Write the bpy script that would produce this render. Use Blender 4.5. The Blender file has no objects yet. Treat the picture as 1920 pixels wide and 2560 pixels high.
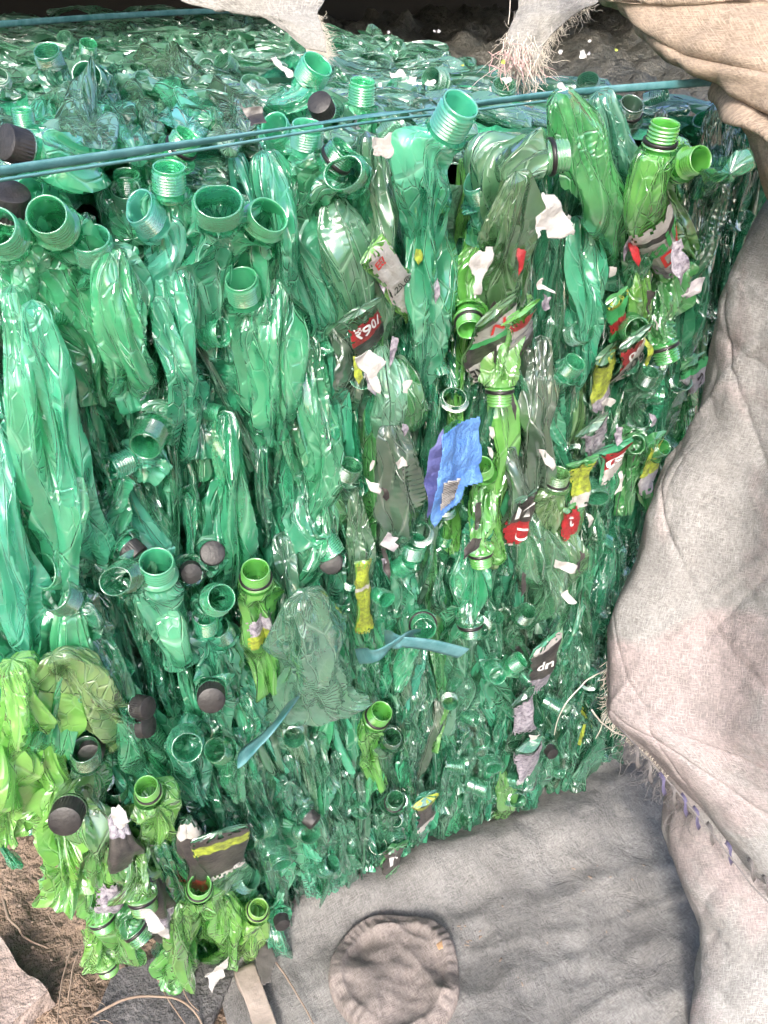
import bpy, bmesh, math, random
import numpy as np
from mathutils import Vector, Matrix, Quaternion
random.seed(7)
C = bpy.context.scene.collection
SC = bpy.context.scene

# ------------------------------------------------------------------ camera geometry
CAM = np.array([-0.2536, -0.488, 0.885]); PITCH = math.radians(34.3); FPX = 2074.0
FH = np.array([.4617, .887, 0.]); RH = np.array([.887, -.4617, 0.]); UPV = np.array([0, 0, 1.])
FWD = FH*math.cos(PITCH) - UPV*math.sin(PITCH); UPC = FH*math.sin(PITCH) + UPV*math.cos(PITCH)

def ray(u, v):
    return RH*(u-960) + UPC*(1280-v) + FWD*FPX
def on_front(u, v, y=0.0):
    d = ray(u, v); return CAM + d*((y-CAM[1])/d[1])
def on_level(u, v, z):
    d = ray(u, v); return CAM + d*((z-CAM[2])/d[2])
def at_depth(u, v, dep):
    return CAM + ray(u, v)*(dep/FPX)
def project(p):
    q = np.asarray(p)-CAM; w = q@FWD
    return 960+FPX*(q@RH)/w, 1280-FPX*(q@UPC)/w

# ------------------------------------------------------------------ numpy noise
def _h(ix, iy, iz, seed):
    n = (ix*374761393 + iy*668265263 + iz*2147483647 + seed*1274126177) & 0xffffffff
    n = ((n ^ (n >> 13))*1274126177) & 0xffffffff
    n = ((n ^ (n >> 16))*2246822519) & 0xffffffff
    return ((n ^ (n >> 15)) & 0xffffff)/float(0xffffff)
def noise3(P, seed=0):
    P = np.asarray(P, float); i = np.floor(P).astype(np.int64); f = P-i; f = f*f*(3-2*f)
    o = 0
    for a in (0, 1):
        for b in (0, 1):
            for c in (0, 1):
                w = (f[..., 0] if a else 1-f[..., 0])*(f[..., 1] if b else 1-f[..., 1])*(f[..., 2] if c else 1-f[..., 2])
                o = o + w*_h(i[..., 0]+a, i[..., 1]+b, i[..., 2]+c, seed)
    return o*2-1
def fbm(P, seed=0, octv=4, g=.5):
    o = 0; a = 1
    for k in range(octv):
        o = o + a*noise3(np.asarray(P)*(2**k), seed+k*17); a *= g
    return o
def catmull(pts, t):
    pts = np.asarray(pts, float); n = len(pts)-1
    x = np.clip(np.asarray(t), 0, 1)*n; i = np.minimum(x.astype(int), n-1); f = (x-i)[..., None]
    g = lambda k: pts[np.clip(k, 0, n)]
    p0, p1, p2, p3 = g(i-1), g(i), g(i+1), g(i+2)
    return .5*((2*p1) + (-p0+p2)*f + (2*p0-5*p1+4*p2-p3)*f*f + (-p0+3*p1-3*p2+p3)*f**3)

# ------------------------------------------------------------------ object helpers
def empty(name, loc):
    o = bpy.data.objects.new(name, None); o.location = loc; o.empty_display_size = .02; C.objects.link(o); return o
def tag(o, label=None, cat=None, group=None, kind=None):
    if label: o['label'] = label
    if cat: o['category'] = cat
    if group: o['group'] = group
    if kind: o['kind'] = kind
    return o
def mesh_obj(name, V, F, mats, parent=None, origin=None, sharp=None, uv=None, midx=None, color=None):
    V = np.asarray(V, float)
    if origin is None:
        origin = np.array(parent.location) if parent is not None else np.zeros(3)
    me = bpy.data.meshes.new(name); me.from_pydata((V-origin).tolist(), [], F)
    if not isinstance(mats, (list, tuple)): mats = [mats]
    for m in mats: me.materials.append(m)
    me.polygons.foreach_set('use_smooth', [True]*len(me.polygons))
    if midx is not None: me.polygons.foreach_set('material_index', midx)
    if uv is not None:
        L = me.uv_layers.new(name='UVMap'); li = np.empty(len(me.loops), np.int32); me.loops.foreach_get('vertex_index', li)
        L.data.foreach_set('uv', np.asarray(uv)[li].astype(np.float32).ravel())
    if sharp: me.set_sharp_from_angle(angle=math.radians(sharp))
    me.update()
    o = bpy.data.objects.new(name, me)
    if parent is None: o.location = origin
    o.parent = parent
    if color is not None: o.color = color
    C.objects.link(o); return o
def grid_faces(R, K, wrap):
    F = []
    for i in range(R-1):
        for j in range(K if wrap else K-1):
            k = (j+1) % K
            F.append((i*K+j, i*K+k, (i+1)*K+k, (i+1)*K+j))
    return F
def tube(pts, r, n=6, taper=.5):
    pts = np.asarray(pts, float); m = len(pts); V = []; T = np.gradient(pts, axis=0); T /= np.linalg.norm(T, axis=1)[:, None]+1e-9
    a = np.cross(T[0], [0.3, .5, .81]); a /= np.linalg.norm(a)
    for i in range(m):
        a = a-T[i]*(a@T[i]); a /= np.linalg.norm(a)+1e-9; b = np.cross(T[i], a)
        rr = r*(1-(1-taper)*i/(m-1))
        for k in range(n):
            w = 2*math.pi*k/n; V.append(pts[i]+rr*(math.cos(w)*a+math.sin(w)*b))
    F = grid_faces(m, n, True)+[tuple(range(n))[::-1], tuple(range((m-1)*n, m*n))]
    return np.array(V), F
class Acc:
    def __init__(s): s.V = []; s.F = []; s.n = 0; s.M = []; s.U = []
    def add(s, V, F, m=0):
        s.V.append(np.asarray(V)); s.F += [tuple(i+s.n for i in f) for f in F]; s.M += [m]*len(F); s.n += len(V)
    def build(s, name, mats, parent=None, **k):
        return mesh_obj(name, np.concatenate(s.V), s.F, mats, parent, midx=s.M, **k)

# ------------------------------------------------------------------ materials
class NT:
    def __init__(s, name):
        s.m = bpy.data.materials.new(name); s.m.use_nodes = True; s.t = s.m.node_tree; s.t.nodes.clear()
        s.out = s.n('ShaderNodeOutputMaterial')
    def n(s, typ, **k):
        x = s.t.nodes.new(typ)
        for a, b in k.items():
            if a.startswith('i_'):
                kk = a[2:]; x.inputs[int(kk) if kk.isdigit() else kk.replace('_', ' ')].default_value = b
            else: setattr(x, a, b)
        return x
    def l(s, a, b): s.t.links.new(a, b)
    def noise(s, vec, scale, detail=4, rough=.6, dist=0.0):
        x = s.n('ShaderNodeTexNoise', i_Scale=scale, i_Detail=detail, i_Roughness=rough, i_Distortion=dist); s.l(vec, x.inputs['Vector']); return x.outputs['Fac']
    def ramp(s, fac, stops):
        x = s.n('ShaderNodeValToRGB'); e = x.color_ramp.elements
        while len(e) < len(stops): e.new(.5)
        for k, (p, c) in enumerate(stops):
            e[k].position = p; e[k].color = (c, c, c, 1) if isinstance(c, (int, float)) else (*c, 1)
        s.l(fac, x.inputs[0]); return x.outputs[0]
    def mix(s, fac, a, b, mode='MIX'):
        x = s.n('ShaderNodeMix', data_type='RGBA', blend_type=mode)
        for sock, val in ((x.inputs[0], fac), (x.inputs[6], a), (x.inputs[7], b)):
            if isinstance(val, (int, float)): sock.default_value = val
            elif isinstance(val, tuple): sock.default_value = (*val, 1) if len(val) == 3 else val
            else: s.l(val, sock)
        return x.outputs[2]
    def math(s, op, a, b=None, clamp=False):
        x = s.n('ShaderNodeMath', operation=op, use_clamp=clamp)
        for sock, val in ((x.inputs[0], a), (x.inputs[1], b)):
            if val is None: continue
            if isinstance(val, (int, float)): sock.default_value = val
            else: s.l(val, sock)
        return x.outputs[0]
    def bump(s, h, strength, dist, normal=None):
        x = s.n('ShaderNodeBump', i_Strength=strength, i_Distance=dist); s.l(h, x.inputs['Height'])
        if normal is not None: s.l(normal, x.inputs['Normal'])
        return x.outputs[0]

def pet_material(name, dirt_amt=.5, ribs=True, opaque=False):
    T = NT(name); oi = T.n('ShaderNodeObjectInfo'); geo = T.n('ShaderNodeNewGeometry'); tc = T.n('ShaderNodeTexCoord')
    pos = tc.outputs['Object']
    add = T.n('ShaderNodeVectorMath', operation='ADD'); T.l(pos, add.inputs[0])
    rv = T.n('ShaderNodeCombineXYZ'); T.l(T.math('MULTIPLY', oi.outputs['Random'], 31.0), rv.inputs[0]); T.l(rv.outputs[0], add.inputs[1]); P = add.outputs[0]
    n1 = T.noise(P, 14, 4, .6)
    base = oi.outputs['Color']
    light = T.mix(.40, base, (.38, .88, .56))
    dark = T.mix(.62, base, (.0, .07, .03))
    col = T.mix(T.ramp(n1, [(.25, 0), (.75, 1)]), dark, light)
    col = T.mix(.58, base, col)
    # paler on the convex folds
    pt = T.ramp(geo.outputs['Pointiness'], [(.515, 0), (.60, 1)])
    col = T.mix(T.math('MULTIPLY', pt, .38), col, T.mix(.6, base, (.85, .95, .85)))
    # dust
    dn = T.math('MULTIPLY', T.noise(P, 34, 6, .72, .4), T.noise(P, 7, 2, .5))
    dirt = T.math('MULTIPLY', T.ramp(dn, [(.14, 0), (.46, 1)]), dirt_amt)
    col_d = T.mix(dirt, col, T.mix(.5, base, (.25, .27, .22)))
    # crinkles: sharp straight creases, seen as pale lines
    uv = T.n('ShaderNodeSeparateXYZ'); T.l(tc.outputs['UV'], uv.inputs[0])
    def creases(sc, sy, w):
        cv = T.n('ShaderNodeCombineXYZ'); T.l(T.math('MULTIPLY', uv.outputs[0], sc), cv.inputs[0]); T.l(T.math('MULTIPLY', uv.outputs[1], sc*sy), cv.inputs[1]); T.l(T.math('MULTIPLY', oi.outputs['Random'], 53.0), cv.inputs[2])
        ns_ = T.n('ShaderNodeTexNoise', i_Scale=.4, i_Detail=1.0); T.l(cv.outputs[0], ns_.inputs['Vector'])
        ad = T.n('ShaderNodeVectorMath', operation='ADD'); T.l(cv.outputs[0], ad.inputs[0]); T.l(ns_.outputs['Color'], ad.inputs[1])
        v_ = T.n('ShaderNodeTexVoronoi', feature='DISTANCE_TO_EDGE', i_Scale=1.0); T.l(ad.outputs[0], v_.inputs['Vector'])
        v2 = T.n('ShaderNodeTexVoronoi', feature='F1', i_Scale=1.0); T.l(ad.outputs[0], v2.inputs['Vector'])
        return T.ramp(v_.outputs['Distance'], [(0, 1), (w, 0)]), v2.outputs['Distance']
    if ribs:
        c1, f1 = creases(60.0, .26, .035); c2, f2 = creases(150.0, .40, .06)
        gate = T.ramp(T.noise(P, 16, 2), [(.42, 0), (.60, 1)])
        line_ = T.math('MAXIMUM', T.math('MULTIPLY', c1, .8), T.math('MULTIPLY', T.math('MULTIPLY', c2, gate), .7))
        col = T.mix(T.math('MULTIPLY', line_, .65), col_d, T.mix(.5, base, (.80, .95, .85))); col_d = col
        h = T.math('ADD', T.math('ADD', T.math('MULTIPLY', f1, -1.6), T.math('MULTIPLY', T.math('MULTIPLY', f2, gate), -.8)), T.math('MULTIPLY', line_, .25))
        w = T.math('SINE', T.math('MULTIPLY', uv.outputs[1], 1500.0))
        rm = T.ramp(T.noise(P, 9, 1), [(.60, 0), (.72, 1)])
        h = T.math('ADD', h, T.math('MULTIPLY', T.math('MULTIPLY', w, rm), .045))
    else:
        h = T.noise(P, 60, 3, .5, .6); line_ = None
    nor = T.bump(h, 1.0 if ribs else .2, .0055 if ribs else .002)
    dif = T.n('ShaderNodeBsdfDiffuse'); T.l(col_d, dif.inputs['Color']); T.l(nor, dif.inputs['Normal'])
    trl = T.n('ShaderNodeBsdfTranslucent'); T.l(T.mix(.4, col, (.28, 1, .50)), trl.inputs['Color']); T.l(nor, trl.inputs['Normal'])
    body = T.n('ShaderNodeMixShader', i_0=.5); T.l(dif.outputs[0], body.inputs[1]); T.l(trl.outputs[0], body.inputs[2])
    lw = T.n('ShaderNodeLayerWeight', i_Blend=.42); T.l(nor, lw.inputs['Normal'])
    tr = T.n('ShaderNodeBsdfTransparent'); T.l(T.mix(.72, base, (.66, 1, .82)), tr.inputs['Color'])
    clear = T.math('MULTIPLY', T.math('MULTIPLY', oi.outputs['Alpha'], 1.35), T.math('SUBTRACT', 1.0, lw.outputs['Facing']))
    clear = T.math('MULTIPLY', clear, T.math('SUBTRACT', 1.0, dirt), True)
    if line_ is not None: clear = T.math('MULTIPLY', clear, T.math('SUBTRACT', 1.0, T.math('MULTIPLY', line_, .6)))
    ms = T.n('ShaderNodeMixShader'); T.l(clear, ms.inputs[0]); T.l(body.outputs[0], ms.inputs[1]); T.l(tr.outputs[0], ms.inputs[2])
    gl = T.n('ShaderNodeBsdfGlossy'); gl.inputs['Color'].default_value = (.92, .98, 1, 1)
    T.l(T.math('ADD', .07, T.math('MULTIPLY', dirt, .45)), gl.inputs['Roughness']); T.l(nor, gl.inputs['Normal'])
    l2 = T.n('ShaderNodeLayerWeight', i_Blend=.5); T.l(nor, l2.inputs['Normal'])
    frs = T.math('ADD', .17, T.math('MULTIPLY', T.math('POWER', l2.outputs['Facing'], 2.0), .78))
    ff = T.math('MULTIPLY', frs, T.math('SUBTRACT', 1.0, T.math('MULTIPLY', dirt, .8)), True)
    fin = T.n('ShaderNodeMixShader'); T.l(ff, fin.inputs[0]); T.l(ms.outputs[0], fin.inputs[1]); T.l(gl.outputs[0], fin.inputs[2])
    T.l(fin.outputs[0], T.out.inputs[0]); return T.m

def simple(name, col, rough=.6, var=.15, scale=30, bump=.3, bd=.002, spec=.5, col2=None, trans=0):
    T = NT(name); tc = T.n('ShaderNodeTexCoord'); p = tc.outputs['Object']; f = T.noise(p, scale, 5, .65)
    c2 = col2 or tuple(x*(1-var*2.2) for x in col)
    c = T.mix(T.ramp(f, [(.35, 0), (.65, 1)]), c2, col)
    b = T.n('ShaderNodeBsdfPrincipled', i_Roughness=rough); b.inputs['Specular IOR Level'].default_value = spec
    T.l(c, b.inputs['Base Color']); T.l(T.bump(T.noise(p, scale*4, 4), bump, bd), b.inputs['Normal'])
    if trans:
        t = T.n('ShaderNodeBsdfTranslucent'); T.l(c, t.inputs[0]); m = T.n('ShaderNodeMixShader', i_0=trans)
        T.l(b.outputs[0], m.inputs[1]); T.l(t.outputs[0], m.inputs[2]); T.l(m.outputs[0], T.out.inputs[0])
    else: T.l(b.outputs[0], T.out.inputs[0])
    return T.m

def cloth(name, a, b, stain, weave=900, pink=None, stain_amt=.6, bstr=.5):
    T = NT(name); tc = T.n('ShaderNodeTexCoord'); uv = tc.outputs['UV']; p = tc.outputs['Object']
    c = T.mix(T.ramp(T.noise(p, 9, 6, .7), [(.35, 0), (.65, 1)]), a, b)
    if pink:
        c = T.mix(T.ramp(T.noise(p, 5.5, 5, .6, .8), [(.48, 0), (.58, .42)]), c, pink)
    c = T.mix(T.math('MULTIPLY', T.ramp(T.noise(p, 3.2, 8, .75, 1.2), [(.5, 0), (.72, 1)]), stain_amt), c, stain)
    c = T.mix(T.ramp(T.noise(p, 160, 2, .5), [(.70, 0), (.78, .5)]), c, tuple(x*.3 for x in stain))
    sx = T.n('ShaderNodeSeparateXYZ'); T.l(uv, sx.inputs[0])
    def warp(kx, ky):
        m = T.n('ShaderNodeMapping'); m.inputs['Scale'].default_value = (kx, ky, 1); T.l(uv, m.inputs[0]); return T.noise(m.outputs[0], 1.0, 2, .5)
    wx = warp(weave*.30, weave*.028); wy = warp(weave*.028, weave*.30)
    w = T.math('MAXIMUM', wx, wy)
    thr = T.math('MULTIPLY', T.ramp(w, [(.46, 1), (.60, 0)]), T.ramp(T.noise(p, 45, 4, .7), [(.3, .25), (.7, .8)]))
    c = T.mix(thr, c, tuple(x*.40 for x in a))
    c = T.mix(T.math('MULTIPLY', T.ramp(T.noise(p, 420, 2, .6), [(.42, 1), (.58, 0)]), .25), c, tuple(x*.4 for x in a))
    bs = T.n('ShaderNodeBsdfPrincipled', i_Roughness=.93); bs.inputs['Specular IOR Level'].default_value = .15
    T.l(c, bs.inputs['Base Color'])
    n1 = T.bump(w, .7, .0015); mpv = T.noise(p, 26, 6, .65, 1.5)
    T.l(T.bump(mpv, bstr*.6, .004, n1), bs.inputs['Normal']); T.l(bs.outputs[0], T.out.inputs[0]); return T.m

PET = pet_material('clear_plastic', .42)
PETN = pet_material('neck_plastic', .22, ribs=False)
PAPER = simple('label_paper', (.46, .455, .47), .7, .12, 120, .6, col2=(.30, .28, .32), trans=.15)
LW = simple('label_white', (.48, .475, .47), .4, .08, 90, .5, col2=(.34, .33, .31))
LR = simple('label_red', (.42, .025, .03), .4, .1, 140, .5, col2=(.22, .02, .025))
LB = simple('label_black', (.018, .017, .02), .35, .1, 60, .3, col2=(.07, .065, .06))
LG = simple('label_green', (.06, .42, .14), .4, .1, 60, .3)
LY = simple('label_yellow', (.40, .50, .05), .4, .1, 180, .5, col2=(.12, .14, .04))
LP = simple('label_purple_grey', (.09, .075, .11), .45, .1, 220, .6, col2=(.42, .40, .45))
INK = {'k': simple('ink_black', (.012, .012, .015), .5, 0), 'w': simple('ink_white', (.8, .8, .8), .5, 0), 'r': simple('ink_red', (.6, .03, .03), .5, 0), 'g': simple('ink_green', (.04, .3, .08), .5, 0)}
CAPM = simple('cap_plastic', (.008, .008, .010), .42, .1, 60, .3, col2=(.028, .026, .026))
BAND = simple('neck_band', (.012, .010, .012), .35, .1, 60, .2)
STRAPM = simple('strap_plastic', (.045, .16, .175), .42, .1, 70, .10, col2=(.12, .27, .295))
BLUE = simple('blue_film', (.06, .17, .48), .35, .1, 60, .7, bd=.004, col2=(.12, .27, .58))
BLUED = simple('dark_blue_film', (.05, .06, .20), .4, .1, 28, .6, bd=.004, col2=(.12, .13, .32))
SACK = cloth('grey_sacking', (.285, .28, .275), (.375, .37, .365), (.19, .175, .167), 4200, pink=(.43, .30, .305), stain_amt=.7)
BEIGE = cloth('beige_hessian', (.32, .25, .19), (.41, .325, .255), (.33, .23, .16), 4200, stain_amt=.6)
WHITE = cloth('white_sacking', (.28, .27, .25), (.37, .355, .33), (.46, .42, .37), 4200, stain_amt=.4)
GTARP = cloth('ground_tarp_cloth', (.20, .195, .19), (.30, .294, .287), (.12, .113, .108), 4200, stain_amt=.6, bstr=1.3)
PATCHM = cloth('pinkish_cloth', (.22, .192, .18), (.31, .265, .248), (.13, .11, .10), 4200, stain_amt=.6, bstr=.7)
BACKDROP = simple('backdrop_darkness', (.03, .027, .024), .9, .1, 8)  # near-black colour paints the darkness behind the bales
SOIL = simple('brown_soil', (.32, .24, .185), .95, .2, 22, 1.0, .02, .1, col2=(.21, .155, .115))
STICK = simple('dry_stick', (.27, .21, .165), .9, .2, 60, col2=(.20, .14, .10))
FIB = simple('pale_fibre', (.66, .60, .52), .8, .1, 60)
FIBP = simple('pinkish_fibre', (.55, .38, .36), .8, .1, 60)
STONE = simple('pinkish_stone', (.36, .29, .26), .9, .12, 16, .8, .01, col2=(.25, .19, .165))
WOOD = simple('grey_plank', (.36, .30, .26), .9, .12, 30, .6, col2=(.24, .20, .17))
SLATE = simple('dark_textured_board', (.13, .125, .125), .85, .15, 60, 1.0, .006, col2=(.06, .058, .06))
LILAC = simple('lilac_cord', (.11, .10, .19), .7, .1, 60)
GREYC = simple('grey_cord', (.16, .15, .15), .8, .1, 60)
LEAF = simple('dry_leaf', (.45, .28, .15), .8, .1, 60)
def core_mat():
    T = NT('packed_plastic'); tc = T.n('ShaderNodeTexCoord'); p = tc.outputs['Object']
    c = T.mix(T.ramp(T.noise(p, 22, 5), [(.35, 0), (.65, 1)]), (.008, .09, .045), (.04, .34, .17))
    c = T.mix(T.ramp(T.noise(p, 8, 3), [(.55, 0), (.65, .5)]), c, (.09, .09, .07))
    b = T.n('ShaderNodeBsdfPrincipled', i_Roughness=.3); T.l(c, b.inputs[0]); T.l(T.bump(T.noise(p, 60, 5, .6, 1), 1, .01), b.inputs['Normal'])
    T.l(b.outputs[0], T.out.inputs[0]); return T.m
COREM = core_mat()

# ------------------------------------------------------------------ bottle geometry
COL = {  # linear base colour + clarity
 'mint': (.10, .88, .47, .40), 'green': (.07, .64, .34, .44), 'deep': (.016, .21, .09, .45), 'teal': (.045, .54, .30, .46),
 'lime': (.22, .66, .05, .22), 'lemon': (.36, .84, .07, .18), 'dusty': (.13, .33, .20, .25), 'milky': (.06, .55, .28, .08),
 'pale': (.22, .52, .30, .35), 'olive': (.20, .37, .11, .38), 'grime': (.095, .10, .085, .12), 'lgreen': (.06, .42, .08, .35),
 'ice': (.33, .62, .43, .2), 'clear': (.18, .50, .33, .5)}
def jit(c, k=.22):
    s = math.exp(random.gauss(0, k)); q = COL[c]
    return (min(.9, q[0]*s*random.uniform(.8, 1.3)), min(.9, q[1]*s), min(.9, q[2]*s*random.uniform(.85, 1.2)), min(.8, q[3]*random.uniform(.8, 1.15)))

def shell(ctrl, N0, a, c, R=34, K=40, lobes=6, lamp=.34, cr=.004, cells=34, seed=0, neck=True, endw=.5, twist=.6, shoulder=.17, flat=False, keep=False):
    rs = np.random.RandomState(seed)
    t = np.linspace(0, 1, R); P = catmull(ctrl, t); T = np.gradient(P, axis=0); T /= np.linalg.norm(T, axis=1)[:, None]
    L = np.linalg.norm(np.diff(P, axis=0), axis=1).sum()
    N0 = np.asarray(N0, float); N = N0[None]-T*(T@N0)[:, None]; N /= np.linalg.norm(N, axis=1)[:, None]+1e-9
    for i in range(1, R):   # keep the frame continuous
        if N[i]@N[i-1] < 0: N[i] *= -1
    B = np.cross(T, N)
    th = np.linspace(0, 2*math.pi, K, endpoint=False)
    sm = lambda x: np.clip(x, 0, 1)**2*(3-2*np.clip(x, 0, 1))
    grow = sm(t/shoulder) if neck else (.2+.8*sm(t/.34) if not flat else sm((t+.04)/.07))
    tail = 1-(1-endw)*sm((t-.62)/.38)
    wv = 1+.16*np.sin(t*rs.uniform(5, 9)+rs.uniform(0, 6))+.10*np.sin(t*rs.uniform(12, 20)+rs.uniform(0, 6))
    nr = .0125 if neck else .004
    A = nr*(1-grow)+a*wv*tail*grow; Cc = nr*(1-grow)+c*(2-wv)*tail*grow
    ce = .025 if flat else .05
    close = np.sqrt(np.clip(1-((t-(1-ce))/ce).clip(0, 1)**2, .0025, 1)); 
    if not neck: close = close*np.sqrt(np.clip(1-((ce-t)/ce).clip(0, 1)**2, .0025, 1))
    A *= close; Cc *= close
    ph = (rs.uniform(0, 6)+.5*np.sin(t*rs.uniform(2, 6)+rs.uniform(0, 6))+rs.uniform(-.8, .8)*t) if not keep else 0*t
    tw = twist*rs.uniform(-1, 1)*t+.15*np.sin(t*6+rs.uniform(0, 6))
    TH = th[None]+ph[:, None]
    am = (lamp*np.minimum(1, grow)*(1 if neck else sm(t/.16)*sm((1-t)/.16)))[:, None]*(1+.5*np.sin(th[None]*2+t[:, None]*7+rs.uniform(0, 6)))
    ncu = lobes+rs.randint(0, 3); base = np.sort(rs.uniform(0, 2*math.pi, ncu)) if not flat else np.linspace(0, 2*math.pi, ncu, endpoint=False)
    dr = .16*np.sin(t[:, None]*rs.uniform(2, 6, ncu)[None]+rs.uniform(0, 6, ncu)[None])+rs.uniform(-.3, .3, ncu)[None]*t[:, None]
    al = base[None]+dr; dd = np.abs((th[None, :, None]-al[:, None, :]+math.pi) % (2*math.pi)-math.pi)
    st_ = np.clip(.55+.6*np.sin(t[:, None]*rs.uniform(3, 11, ncu)[None]+rs.uniform(0, 6, ncu)[None]), .08, 1)
    ridge = (st_[:, None, :]*np.exp(-dd/.20)).max(-1)
    f = 1-am*1.35*(1-ridge)+.12*am*np.cos(2*TH)
    TG = th[None]+ph[:, None]; ca, sa = np.cos(TG), np.sin(TG); ct, st = np.cos(tw)[:, None], np.sin(tw)[:, None]
    X = A[:, None]*ca*f; Y = Cc[:, None]*sa*f
    E = (X*ct-Y*st)[..., None]*B[:, None]+(X*st+Y*ct)[..., None]*N[:, None]
    r = np.linalg.norm(E, axis=2, keepdims=True)+1e-9; Ed = E/r
    # crumple: creases where dimple cones meet
    um = .5*(a+c); S = np.stack([np.broadcast_to((t*L)[:, None], (R, K))*.26, ca*um, sa*um], -1)
    sd = np.stack([rs.uniform(0, L*.26, cells), *((lambda q: (np.cos(q)*um, np.sin(q)*um))(rs.uniform(0, 6.3, cells)))], -1)
    D = np.sqrt(((S[:, :, None]-sd[None, None])**2).sum(-1))+rs.uniform(0, .008, cells)[None, None]
    d1 = D.min(-1); disp = (d1-d1.mean())/(d1.std()+1e-9)
    cr = min(cr*.9, .20*max(a, c))*(1 if cr > .002 else .6)
    G = P[:, None]+E+Ed*(disp*cr*(grow*close)[:, None])[..., None]
    G += (fbm(G*22+seed % 97, seed, 2)*cr*1.3*grow[:, None])[..., None]*N[:, None]
    uv = np.stack([np.broadcast_to(th[None]*um, (R, K)), np.broadcast_to((t*L)[:, None], (R, K))], -1).reshape(-1, 2)
    return G, uv
def grid_normals(G):
    du = np.roll(G, -1, 1)-np.roll(G, 1, 1); dv = np.gradient(G, axis=0); n = np.cross(dv, du)
    n /= np.linalg.norm(n, axis=2, keepdims=True)+1e-9
    c = G.mean(1, keepdims=True)
    s = np.sign(((G-c)*n).sum(-1).mean()); return n*(s if s else 1)
def sample(G, NN, s, th, off):
    R, K = G.shape[:2]; x = np.clip(s, 0, 1)*(R-1); i = np.minimum(x.astype(int), R-2); f = (x-i)[..., None]
    y = (th/(2*math.pi) % 1)*K; j = np.floor(y).astype(int) % K; g = (y-np.floor(y))[..., None]; k = (j+1) % K
    q = lambda Z: (Z[i, j]*(1-g)+Z[i, k]*g)*(1-f)+(Z[i+1, j]*(1-g)+Z[i+1, k]*g)*f
    return q(G)+q(NN)*off

def text_mesh(body, size=1.0, bold=True):
    cu = bpy.data.curves.new('writing', 'FONT'); cu.body = body; cu.size = size; cu.align_x = 'CENTER'; cu.align_y = 'CENTER'; cu.resolution_u = 3
    if bold: cu.offset = .02
    o = bpy.data.objects.new('writing', cu); C.objects.link(o); dg = bpy.context.evaluated_depsgraph_get(); dg.update()
    me = bpy.data.meshes.new_from_object(o.evaluated_get(dg)); bm = bmesh.new(); bm.from_mesh(me)
    bmesh.ops.triangulate(bm, faces=bm.faces)
    V = np.array([v.co[:] for v in bm.verts]); F = [tuple(v.index for v in f.verts) for f in bm.faces]
    bm.free(); bpy.data.objects.remove(o); bpy.data.curves.remove(cu); bpy.data.meshes.remove(me)
    return V[:, :2], F

def lathe(prof, n=30, mod=None):
    V = []
    for i, (r, z) in enumerate(prof):
        for k in range(n):
            w = 2*math.pi*k/n; rr = r*(1+(mod(w, z) if mod else 0)); V.append((rr*math.cos(w), rr*math.sin(w), z))
    return np.array(V), grid_faces(len(prof), n, True)
def neck_profile(kind):
    p = [(.0128, -.006), (.0128, .000)]
    if kind == 0:      # screw finish with support ring
        p += [(.0130, .003), (.0165, .0036), (.0168, .0048), (.0132, .0056), (.0128, .0075)]
        z = .0085
        for k in range(4):
            p += [(.0129, z), (.0143, z+.0008), (.0144, z+.0016), (.0129, z+.0022)]; z += .0030
    else:              # deep many ringed mouth, no flange
        z = .002
        for k in range(7):
            p += [(.0129, z), (.0146, z+.0006), (.0146, z+.0010), (.0129, z+.0016)]; z += .0024
    p += [(.0130, z), (.0134, z+.0010), (.0137, z+.0020), (.0134, z+.0027), (.0127, z+.0027), (.0123, z+.0018), (.0121, z)]
    for k in range(6):
        z -= .0030; p += [(.0117, z+.0014), (.0122, z)]
    p += [(.0116, -.006)]
    return p
NECKS = []
for k, md in ((0, None), (1, lambda w, z: .05*math.cos(2*w)), (0, lambda w, z: .12*math.cos(2*w+.6)), (1, lambda w, z: .16*math.cos(2*w+1)+.03*math.cos(3*w))):
    V, F = lathe(neck_profile(k), 36, md); me = bpy.data.meshes.new('neck_mesh'); me.from_pydata(V.tolist(), [], F)
    me.polygons.foreach_set('use_smooth', [True]*len(F)); me.materials.append(PETN); NECKS.append(me)
V, F = lathe([(.0003, .0235), (.0125, .0235), (.0148, .0225), (.0152, .021), (.0152, .006), (.0155, .0055), (.0155, .003), (.0140, .003), (.0138, .020), (.0003, .0215)], 60, lambda w, z: .025*math.cos(30*w) if .004 < z < .0212 else 0)
CAPME = bpy.data.meshes.new('cap_mesh'); CAPME.from_pydata(V.tolist(), [], F); CAPME.polygons.foreach_set('use_smooth', [True]*len(F)); CAPME.materials.append(CAPM)
CAPME.set_sharp_from_angle(angle=math.radians(35))
V, F = lathe([(.0148, .0058), (.0158, .0060), (.0160, .0092), (.0150, .0096), (.0140, .0094), (.0140, .0060), (.0148, .0058)], 36, lambda w, z: .03*math.cos(2*w))
BANDME = bpy.data.meshes.new('band_mesh'); BANDME.from_pydata(V.tolist(), [], F); BANDME.polygons.foreach_set('use_smooth', [True]*len(F)); BANDME.materials.append(BAND)

BAND_MATS = {'w': LW, 'r': LR, 'k': LB, 'g': LG, 'y': LY, 'p': LP, 'o': PAPER}
N_BOT = [0]
def linked(name, me, parent, loc, quat, scale, color=None):
    o = bpy.data.objects.new(name, me); o.parent = parent; o.location = loc; o.rotation_mode = 'QUATERNION'; o.rotation_quaternion = quat
    o.scale = scale; 
    if color: o.color = color
    C.objects.link(o); return o

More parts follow.
